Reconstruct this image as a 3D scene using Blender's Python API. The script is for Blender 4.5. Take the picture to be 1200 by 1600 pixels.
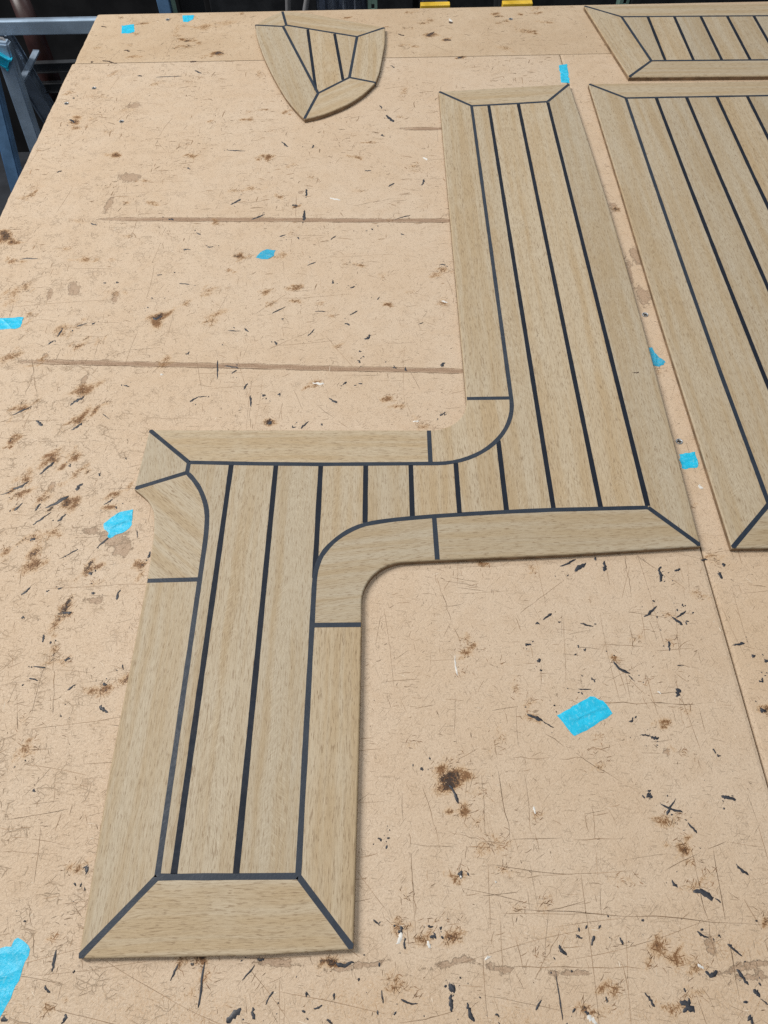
import bpy, bmesh, math, random
import numpy as np
from mathutils import Vector, Matrix
random.seed(7); RNG = np.random.RandomState(7)
for o in list(bpy.data.objects): bpy.data.objects.remove(o, do_unlink=True)
scene = bpy.context.scene
COL = scene.collection

# ------------------------------------------------------------------ camera
cam_d = bpy.data.cameras.new('camera'); cam = bpy.data.objects.new('camera', cam_d); COL.objects.link(cam)
scene.camera = cam
cam_d.sensor_fit = 'VERTICAL'; cam_d.sensor_height = 24.0; cam_d.lens = 24.0*1100.0/1600.0
cam_d.clip_start = .02; cam_d.clip_end = 60
tilt, roll, yaw = 0.99886725, -0.02859314, 0.01965399
fwd = Vector((0, math.cos(tilt), -math.sin(tilt))); rgt = Vector((1, 0, 0)); upv = rgt.cross(fwd)
r2 = rgt*math.cos(roll) + upv*math.sin(roll); u2 = -rgt*math.sin(roll) + upv*math.cos(roll)
Rz = Matrix.Rotation(yaw, 3, 'Z'); r2, u2, f2 = Rz@r2, Rz@u2, Rz@fwd
M = Matrix((r2, u2, -f2)).transposed().to_4x4(); M.translation = Vector((0, 0, .63609)); cam.matrix_world = M

# ------------------------------------------------------------------ light of the workshop and an added fill
world = bpy.data.worlds.new('World'); scene.world = world; world.use_nodes = True
bgn = world.node_tree.nodes['Background']; bgn.inputs[0].default_value = (.80, .90, 1.0, 1); bgn.inputs[1].default_value = .27
def area(name, loc, target, sx, sy, power, col):
    l = bpy.data.lights.new(name, 'AREA'); l.shape = 'RECTANGLE'; l.size = sx; l.size_y = sy; l.energy = power; l.color = col
    o = bpy.data.objects.new(name, l); COL.objects.link(o); o.location = loc
    o.rotation_euler = (Vector(target)-Vector(loc)).to_track_quat('-Z', 'Y').to_euler(); return o
area('ceiling_tube_light', (-2.75, 1.35, 3.4), (.1, .7, 0), .25, 2.4, 282, (1, .97, .925))
area('ceiling_tube_light', (.35, 2.9, 2.3), (.1, .7, 0), 1.5, .16, 24, (.92, .97, 1.0))
area('soft_fill_light', (.5, -.5, 2.5), (.1, .6, 0), 1.2, 1.2, 20, (1, .97, .93))  # added overhead fill to soften the key, no such panel lamp known
scene.view_settings.view_transform = 'Standard'; scene.view_settings.look = 'None'
scene.view_settings.gamma = 1; scene.view_settings.use_curve_mapping = False; scene.view_settings.exposure = -0.38
scene.render.engine = 'CYCLES'; scene.cycles.max_bounces = 6; scene.cycles.use_denoising = False

# ------------------------------------------------------------------ helpers
def link(name, me, mat=None, parent=None, kind=None):
    o = bpy.data.objects.new(name, me); COL.objects.link(o)
    if mat is not None: me.materials.append(mat)
    if parent is not None: o.parent = parent
    if kind: o['kind'] = kind
    return o
def empty(name, loc=(0, 0, 0)):
    o = bpy.data.objects.new(name, None); COL.objects.link(o); o.location = loc; o.empty_display_size = .05; return o
def tag(o, label, cat, group=None):
    o['label'] = label; o['category'] = cat
    if group: o['group'] = group
    return o
def mesh_of(bm, name='mesh', smooth=False):
    me = bpy.data.meshes.new(name); bm.normal_update(); bm.to_mesh(me); bm.free()
    if smooth: me.polygons.foreach_set('use_smooth', [True]*len(me.polygons))
    return me
def box_bm(bm, x0, x1, y0, y1, z0, z1, bev=0.0):
    r = bmesh.ops.create_cube(bm, size=1.0)
    for v in r['verts']:
        v.co.x = x0+(v.co.x+.5)*(x1-x0); v.co.y = y0+(v.co.y+.5)*(y1-y0); v.co.z = z0+(v.co.z+.5)*(z1-z0)
    if bev > 0:
        es = list({e for v in r['verts'] for e in v.link_edges})
        bmesh.ops.bevel(bm, geom=es, offset=bev, segments=2, affect='EDGES', profile=.5)
def box(name, b, mat, parent=None, bev=0.0, kind=None):
    bm = bmesh.new(); box_bm(bm, *b, bev); return link(name, mesh_of(bm, name), mat, parent, kind)
def bar_bm(bm, a, b, w, h, bev=.002, side=None):
    a, b = Vector(a), Vector(b); d = (b-a); L = d.length; d.normalize()
    s = Vector(side) if side else d.cross(Vector((0, 0, 1)))
    if s.length < 1e-4: s = Vector((1, 0, 0))
    s = (s - d*s.dot(d)).normalized(); t = s.cross(d)
    r = bmesh.ops.create_cube(bm, size=1.0)
    for v in r['verts']:
        c = v.co.copy(); v.co = a + d*((c.x+.5)*L) + s*(c.y*w) + t*(c.z*h)
    if bev:
        es = list({e for v in r['verts'] for e in v.link_edges})
        bmesh.ops.bevel(bm, geom=es, offset=bev, segments=2, affect='EDGES')
def bar(name, a, b, w, h, mat, parent=None, bev=.002, side=None):
    bm = bmesh.new(); bar_bm(bm, a, b, w, h, bev, side); bmesh.ops.recalc_face_normals(bm, faces=bm.faces)
    return link(name, mesh_of(bm, name), mat, parent)
def tube(name, pts, rad, mat, parent=None, n=8):
    bm = bmesh.new(); pts = [Vector(q) for q in pts]; rings = []
    for i, q in enumerate(pts):
        d = (pts[min(i+1, len(pts)-1)]-pts[max(i-1, 0)]).normalized()
        s = d.cross(Vector((.13, .2, 1))).normalized(); t = s.cross(d)
        rr = rad[i] if isinstance(rad, (list, tuple)) else rad
        rings.append([bm.verts.new(q+(s*math.cos(k*2*math.pi/n)+t*math.sin(k*2*math.pi/n))*rr) for k in range(n)])
    for A, B in zip(rings, rings[1:]):
        for k in range(n): bm.faces.new((A[k], A[(k+1) % n], B[(k+1) % n], B[k]))
    bm.faces.new(rings[0][::-1]); bm.faces.new(rings[-1])
    bmesh.ops.recalc_face_normals(bm, faces=bm.faces)
    return link(name, mesh_of(bm, name, True), mat, parent)

# ------------------------------------------------------------------ node helpers
class NT:
    def __init__(s, name):
        s.m = bpy.data.materials.new(name); s.m.use_nodes = True; s.t = s.m.node_tree
        s.b = s.t.nodes['Principled BSDF']
    def n(s, typ, **kw):
        nd = s.t.nodes.new(typ)
        for k, v in kw.items(): setattr(nd, k, v)
        return nd
    def put(s, sock, v):
        if v is None: return
        if isinstance(v, bpy.types.NodeSocket): s.t.links.new(v, sock)
        else: sock.default_value = v
    def math(s, op, a, b=None, c=None, clamp=False):
        nd = s.n('ShaderNodeMath', operation=op, use_clamp=clamp)
        for i, v in enumerate((a, b, c)): s.put(nd.inputs[i], v)
        return nd.outputs[0]
    def vmul(s, v, xyz, add=None):
        nd = s.n('ShaderNodeVectorMath', operation='MULTIPLY_ADD' if add is not None else 'MULTIPLY'); s.put(nd.inputs[0], v); nd.inputs[1].default_value = xyz
        if add is not None: s.put(nd.inputs[2], add)
        return nd.outputs[0]
    def vadd(s, a, b):
        nd = s.n('ShaderNodeVectorMath', operation='ADD'); s.put(nd.inputs[0], a); s.put(nd.inputs[1], b); return nd.outputs[0]
    def rotz(s, v, ang):
        nd = s.n('ShaderNodeVectorRotate', rotation_type='Z_AXIS'); s.put(nd.inputs['Vector'], v); nd.inputs['Angle'].default_value = ang; return nd.outputs[0]
    def noise(s, v, scale=1.0, detail=2.0, rough=.5, dist=0.0, color=False):
        nd = s.n('ShaderNodeTexNoise'); s.put(nd.inputs['Vector'], v); nd.inputs['Scale'].default_value = scale
        nd.inputs['Detail'].default_value = detail; nd.inputs['Roughness'].default_value = rough; nd.inputs['Distortion'].default_value = dist
        return nd.outputs['Color' if color else 'Fac']
    def voro(s, v, scale, feature='DISTANCE_TO_EDGE'):
        nd = s.n('ShaderNodeTexVoronoi', feature=feature); s.put(nd.inputs['Vector'], v); nd.inputs['Scale'].default_value = scale; return nd.outputs['Distance']
    def step(s, v, a, b, lo=0.0, hi=1.0):
        nd = s.n('ShaderNodeMapRange', interpolation_type='SMOOTHSTEP'); s.put(nd.inputs[0], v)
        for i, x in zip((1, 2, 3, 4), (a, b, lo, hi)): s.put(nd.inputs[i], x)
        return nd.outputs[0]
    def mix(s, f, a, b, blend='MIX'):
        nd = s.n('ShaderNodeMix', data_type='RGBA', blend_type=blend); s.put(nd.inputs['Factor'], f)
        for k, v in (('A', a), ('B', b)):
            sk = [q for q in nd.inputs if q.name == k and q.type == 'RGBA'][0]
            s.put(sk, (*v, 1) if isinstance(v, tuple) and len(v) == 3 else v)
        return [q for q in nd.outputs if q.type == 'RGBA'][0]
    def bump(s, h, strength, dist):
        nd = s.n('ShaderNodeBump'); s.put(nd.inputs['Height'], h); nd.inputs['Strength'].default_value = strength; nd.inputs['Distance'].default_value = dist
        s.t.links.new(nd.outputs[0], s.b.inputs['Normal'])
    def out(s, col=None, rough=None, spec=None, metal=None):
        s.put(s.b.inputs['Base Color'], (*col, 1) if isinstance(col, tuple) else col)
        s.put(s.b.inputs['Roughness'], rough); s.put(s.b.inputs['Specular IOR Level'], spec); s.put(s.b.inputs['Metallic'], metal)
        return s.m
    def pos(s): # object-space position in millimetres
        return s.vmul(s.n('ShaderNodeTexCoord').outputs['Object'], (1000, 1000, 1000))

def plain(name, col, rough=.6, metal=0.0, spec=.4, var=.25, sc=.03):
    k = NT(name); f = k.noise(k.pos(), sc, 5, .6)
    c = k.mix(k.step(f, .3, .7), tuple(x*(1-var) for x in col), tuple(min(1, x*(1+var)) for x in col))
    k.bump(k.noise(k.pos(), sc*12, 3), .15, .0006)
    return k.out(c, k.step(f, .3, .7, rough-.08, rough+.08), spec, metal)

# ------------------------------------------------------------------ materials
def teak(name, figured):
    k = NT(name)
    uv = k.n('ShaderNodeUVMap'); uv.uv_map = 'grain'; UV = uv.outputs[0]           # u along the grain, v across, in mm
    rnd = k.n('ShaderNodeObjectInfo').outputs['Random']
    off = k.n('ShaderNodeCombineXYZ'); k.put(off.inputs[2], k.math('MULTIPLY', rnd, 400.0)); k.put(off.inputs[0], k.math('MULTIPLY', rnd, 3000.0))
    P = k.vadd(UV, off.outputs[0])
    wob = k.noise(k.vmul(P, (.012, .03, 1)), 1, 2, .5)
    sep = k.n('ShaderNodeSeparateXYZ'); k.put(sep.inputs[0], P)
    sv = k.n('ShaderNodeSeparateXYZ'); k.put(sv.inputs[0], UV)
    cmb = k.n('ShaderNodeCombineXYZ'); k.put(cmb.inputs[0], sep.outputs[0]); k.put(cmb.inputs[2], sep.outputs[2])
    k.put(cmb.inputs[1], k.math('ADD', sep.outputs[1], k.math('MULTIPLY', wob, 7.0))); Q = cmb.outputs[0]
    bands = k.noise(k.vmul(Q, (.0025, .075, 1)), 1, 3, .55)
    fine = k.noise(k.vmul(Q, (.006, .55, 1)), 1, 4, .68)
    fib = k.noise(k.vmul(Q, (.085, 1.05, 1)), 1, 3, .75)
    pores = k.noise(k.vmul(Q, (.12, 1.0, 1)), 1.0, 2, .5)
    cloud = k.noise(k.vmul(P, (.02, .03, 1)), 1, 3, .5)
    c = k.mix(k.step(bands, .36, .66), (.440, .364, .258), (.392, .296, .180))
    c = k.mix(k.step(cloud, .45, .8, 0, .35), c, (.47, .41, .315))
    tone = k.mix(rnd, (.91, .92, .93), (1.06, 1.03, .99)); c = k.mix(1.0, c, tone, 'MULTIPLY')
    lines = k.step(fine, .60, .72, 0, .48 if not figured else .2)
    c = k.mix(lines, c, (.24, .165, .09))
    c = k.mix(k.step(fib, .48, .70, 0, .66), c, (.25, .175, .10))
    c = k.mix(k.step(fib, .46, .2, 0, .35), c, (.57, .485, .36))
    c = k.mix(k.step(pores, .585, .67, 0, .60), c, (.19, .12, .062))
    if figured:                                                                # herringbone ripple about the plank's centre line
        av = k.math('ABSOLUTE', k.math('ADD', sv.outputs[1], k.math('MULTIPLY_ADD', wob, 16.0, -8.0)))
        ch = k.n('ShaderNodeCombineXYZ'); k.put(ch.inputs[0], k.math('ADD', sep.outputs[0], k.math('MULTIPLY', av, 1.1)))
        k.put(ch.inputs[1], av); k.put(ch.inputs[2], sep.outputs[2])
        rip = k.noise(k.vmul(ch.outputs[0], (.75, .16, 1)), 1, 2.5, .6)
        zone = k.math('MULTIPLY', k.step(av, 17, 9), k.step(k.noise(k.vmul(P, (.006, .02, 1)), 1, 2), .36, .56))
        c = k.mix(k.math('MULTIPLY', k.step(rip, .53, .66), k.math('MULTIPLY', zone, .25)), c, (.60, .52, .385))
        c = k.mix(k.math('MULTIPLY', k.step(rip, .46, .34), k.math('MULTIPLY', zone, .25)), c, (.27, .19, .11))
        h = k.math('ADD', fib, k.math('MULTIPLY', rip, .4))
    else: h = k.math('ADD', fib, k.math('MULTIPLY', fine, .6))
    spot = k.step(k.noise(P, .16, 1, .5), .80, .86, 0, .7); c = k.mix(spot, c, (.10, .065, .04))
    k.bump(h, .22, .0008)
    return k.out(c, k.step(fib, .3, .7, .52, .66), .32)
TEAK, TEAKF = teak('teak_straight', False), teak('teak_figured', True)
def caulk(name, a, b, rough, spec):
    k = NT(name); P = k.pos(); f = k.noise(P, .05, 4, .6)
    c = k.mix(k.step(f, .3, .7), a, b)
    dust = k.step(k.noise(P, .9, 3, .6), .70, .82, 0, .35); c = k.mix(dust, c, (.24, .21, .17))
    k.bump(k.noise(P, .5, 3), .25, .0006)
    return k.out(c, k.step(k.noise(P, .2, 3), .3, .7, rough-.07, rough+.09), spec)
CAULK_B, CAULK_P = caulk('caulk_border', (.016, .024, .038), (.024, .033, .049), .48, .30), caulk('caulk_plank', (.007, .010, .018), (.010, .015, .026), .6, .2)

def board_mat(name, pale, warm, crack_gain):
    k = NT(name); P = k.pos()
    at = k.n('ShaderNodeAttribute'); at.attribute_name = 'wear'
    sp = k.n('ShaderNodeSeparateColor'); k.put(sp.inputs[0], at.outputs['Color'])
    rust, bare, burn, crk = sp.outputs[0], sp.outputs[1], sp.outputs[2], at.outputs['Alpha']
    big = k.noise(P, .006, 4, .55); mid = k.noise(P, .045, 4, .6); mot = k.noise(P, .55, 5, .72)
    c = k.mix(k.step(big, .35, .65), pale, warm)
    c = k.mix(k.step(mid, .40, .72, 0, .30), c, tuple(x*y for x, y in zip(warm, (.86, .80, .72))))
    c = k.mix(k.step(mot, .46, .72, 0, .42), c, (.31, .215, .145))
    c = k.mix(k.step(mot, .46, .28, 0, .42), c, (.68, .57, .46))
    # short fibres lying every way
    hair = None
    for a in (.15, 1.2, 2.3):
        q = k.vmul(k.rotz(P, a), (.085, 1.25, 1), (a*31, a*17, 0)); f = k.step(k.noise(q, 1, 1.5, .5), .665, .74)
        hair = f if hair is None else k.math('MAXIMUM', hair, f)
    c = k.mix(k.math('MULTIPLY', hair, .34), c, (.20, .125, .07))
    pale_h = k.step(k.noise(k.vmul(k.rotz(P, .5), (.11, 1.3, 1)), 1, 1.5), .68, .75, 0, .35); c = k.mix(pale_h, c, (.80, .69, .56))
    # crackled face paper
    warp = k.vadd(P, k.vmul(k.noise(P, .16, 3, .6, color=True), (4.5, 4.5, 0)))
    e1 = k.voro(k.vmul(warp, (.055, .085, 1)), 1); e2 = k.voro(k.vmul(warp, (.15, .19, 1), (40, 9, 0)), 1)
    gate = k.noise(P, .05, 3, .6)
    l1 = k.math('MULTIPLY', k.step(e1, .030, .006), k.step(gate, .50, .60)); l2 = k.math('MULTIPLY', k.step(e2, .045, .010), k.step(gate, .52, .64))
    cr = k.math('MULTIPLY', k.math('MAXIMUM', l1, k.math('MULTIPLY', l2, .75)), k.math('MULTIPLY', crk, crack_gain), clamp=True)
    c = k.mix(k.math('MULTIPLY', cr, .50), c, (.20, .115, .055))
    # bare core showing where the face is torn away
    bn = k.noise(P, .16, 6, .72); bm_ = k.step(k.math('ADD', bare, k.math('MULTIPLY_ADD', bn, 2.0, -1.0)), .36, .56)
    bc = k.mix(k.step(k.noise(P, .8, 3, .6), .35, .7), (.22, .130, .078), (.38, .255, .165))
    c = k.mix(k.math('MULTIPLY', bm_, k.step(bare, .9, 1.25, .58, .9)), c, bc)
    # rust and burn stains, fibrous at the edge
    fn = None
    for a in (.35, 1.3, 2.3):
        q = k.vmul(k.rotz(P, a), (.13, .75, 1), (a*13, a*7, 0)); f = k.noise(q, 1, 4, .75); fn = f if fn is None else k.math('MAXIMUM', fn, f)
    halo = k.math('MULTIPLY', k.step(k.math('ADD', rust, k.math('MULTIPLY_ADD', fn, 2.2, -1.34)), .08, .75), k.step(rust, .03, .30, 0, .68)); c = k.mix(halo, c, (.44, .245, .085))
    rm = k.step(k.math('ADD', k.math('MULTIPLY', rust, 1.0), k.math('MULTIPLY_ADD', fn, 2.8, -1.68)), .42, .60); c = k.mix(k.math('MULTIPLY', rm, k.step(rust, .03, .2, 0, .82)), c, (.145, .058, .017))
    dm = k.step(k.math('ADD', burn, k.math('MULTIPLY_ADD', fn, 2.6, -1.46)), .36, .54); c = k.mix(k.math('MULTIPLY', dm, k.step(burn, .03, .2, 0, .88)), c, (.022, .014, .012))
    h = k.math('ADD', k.math('MULTIPLY', mot, .5), k.math('MULTIPLY', mid, .8))
    flake = k.noise(k.vmul(warp, (.16, .26, 1)), 1, 4, .62); h = k.math('ADD', h, k.math('MULTIPLY', flake, k.math('MULTIPLY', crk, 1.1)))
    h = k.math('SUBTRACT', h, k.math('MULTIPLY', cr, .9)); h = k.math('SUBTRACT', h, k.math('MULTIPLY', bm_, .8)); h = k.math('SUBTRACT', h, k.math('MULTIPLY', hair, .25))
    k.bump(h, .7, .0013)
    return k.out(c, k.step(mot, .3, .7, .50, .68), .35)
SAWN_SHADE = plain('teak_sawn_edge_shade', (.215, .145, .088), .8, 0, .2, .35, .06)  # sawn sides: own brown, deepened so lamp-lit edges still look shaded
BOARD = board_mat('chipboard_main', (.560, .436, .316), (.540, .408, .284), .75)
BOARD_R = board_mat('chipboard_right', (.575, .436, .308), (.545, .405, .272), .6)
BOARD_F = board_mat('chipboard_far', (.535, .405, .275), (.485, .355, .23), .25)
SEAL = plain('dried_sealant', (.020, .022, .030), .5, 0, .5, .4, .3)
SEALB = plain('brown_smear', (.075, .048, .034), .7, 0, .3, .5, .3)
CHIP = plain('white_filler', (.66, .64, .60), .6, 0, .4, .2, .3)
SCR_D = plain('scratch_dark', (.14, .088, .052), .8, 0, .2, .5, .05)
SCR_M = plain('scratch_brown', (.27, .175, .105), .8, 0, .2, .4, .05)
SCR_P = plain('scratch_pale', (.70, .60, .48), .8, 0, .2, .15, .05)
HAIR = plain('stain_fibre', (.17, .085, .038), .8, 0, .2, .6, .08)
STEEL = plain('screw_steel', (.34, .36, .38), .4, .35, .5, .3, .4)
DARKHOLE = plain('screw_recess', (.03, .028, .025), .7)
ALU = plain('brushed_aluminium', (.36, .47, .60), .4, .35, .5, .12, .02)
ALUD = plain('dull_aluminium', (.24, .30, .38), .45, .6, .5, .2, .02)
BLUEP = plain('blue_painted_steel', (.13, .26, .46), .45, .2, .5, .2, .02)
GREENP = plain('green_painted_steel', (.16, .26, .22), .5, .1, .5, .2, .02)
YELLOW = plain('yellow_plastic', (.75, .48, .04), .45, 0, .5, .15, .02)
BLACKP = plain('black_cabinet_paint', (.010, .010, .011), .55, 0, .3, .3, .01)
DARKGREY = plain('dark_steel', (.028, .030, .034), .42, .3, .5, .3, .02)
MAROON = plain('dark_red_paint', (.028, .008, .007), .45, 0, .5, .3, .02)
CLOTH = plain('pale_blue_cloth', (.24, .28, .36), .8, 0, .2, .3, .02)
STRAP = plain('grey_strap', (.20, .20, .21), .6, 0, .4, .2, .03)
FLOORM = plain('workshop_concrete', (.030, .034, .042), .7, 0, .3, .45, .004)
LUMBER = plain('bench_lumber', (.33, .22, .13), .7, 0, .3, .3, .02)
def tape_mat(name, base, worn, wear):
    k = NT(name); P = k.pos(); f = k.noise(P, .35, 4, .65)
    c = k.mix(k.step(k.noise(P, .12, 2), .3, .7), tuple(x*.85 for x in base), base)
    c = k.mix(k.step(f, .56-wear*.1, .72, 0, wear), c, worn)
    cre = k.noise(k.vmul(P, (1.6, 1.6, 1)), 1, 2); k.bump(k.math('ADD', cre, k.math('MULTIPLY', f, 1.4)), .35, .0006)
    return k.out(c, .42, .45)
TAPE_A = tape_mat('masking_tape_fresh', (.008, .49, .74), (.25, .64, .76), .5)
TAPE_B = tape_mat('masking_tape_worn', (.02, .36, .56), (.22, .38, .40), .7)

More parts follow.
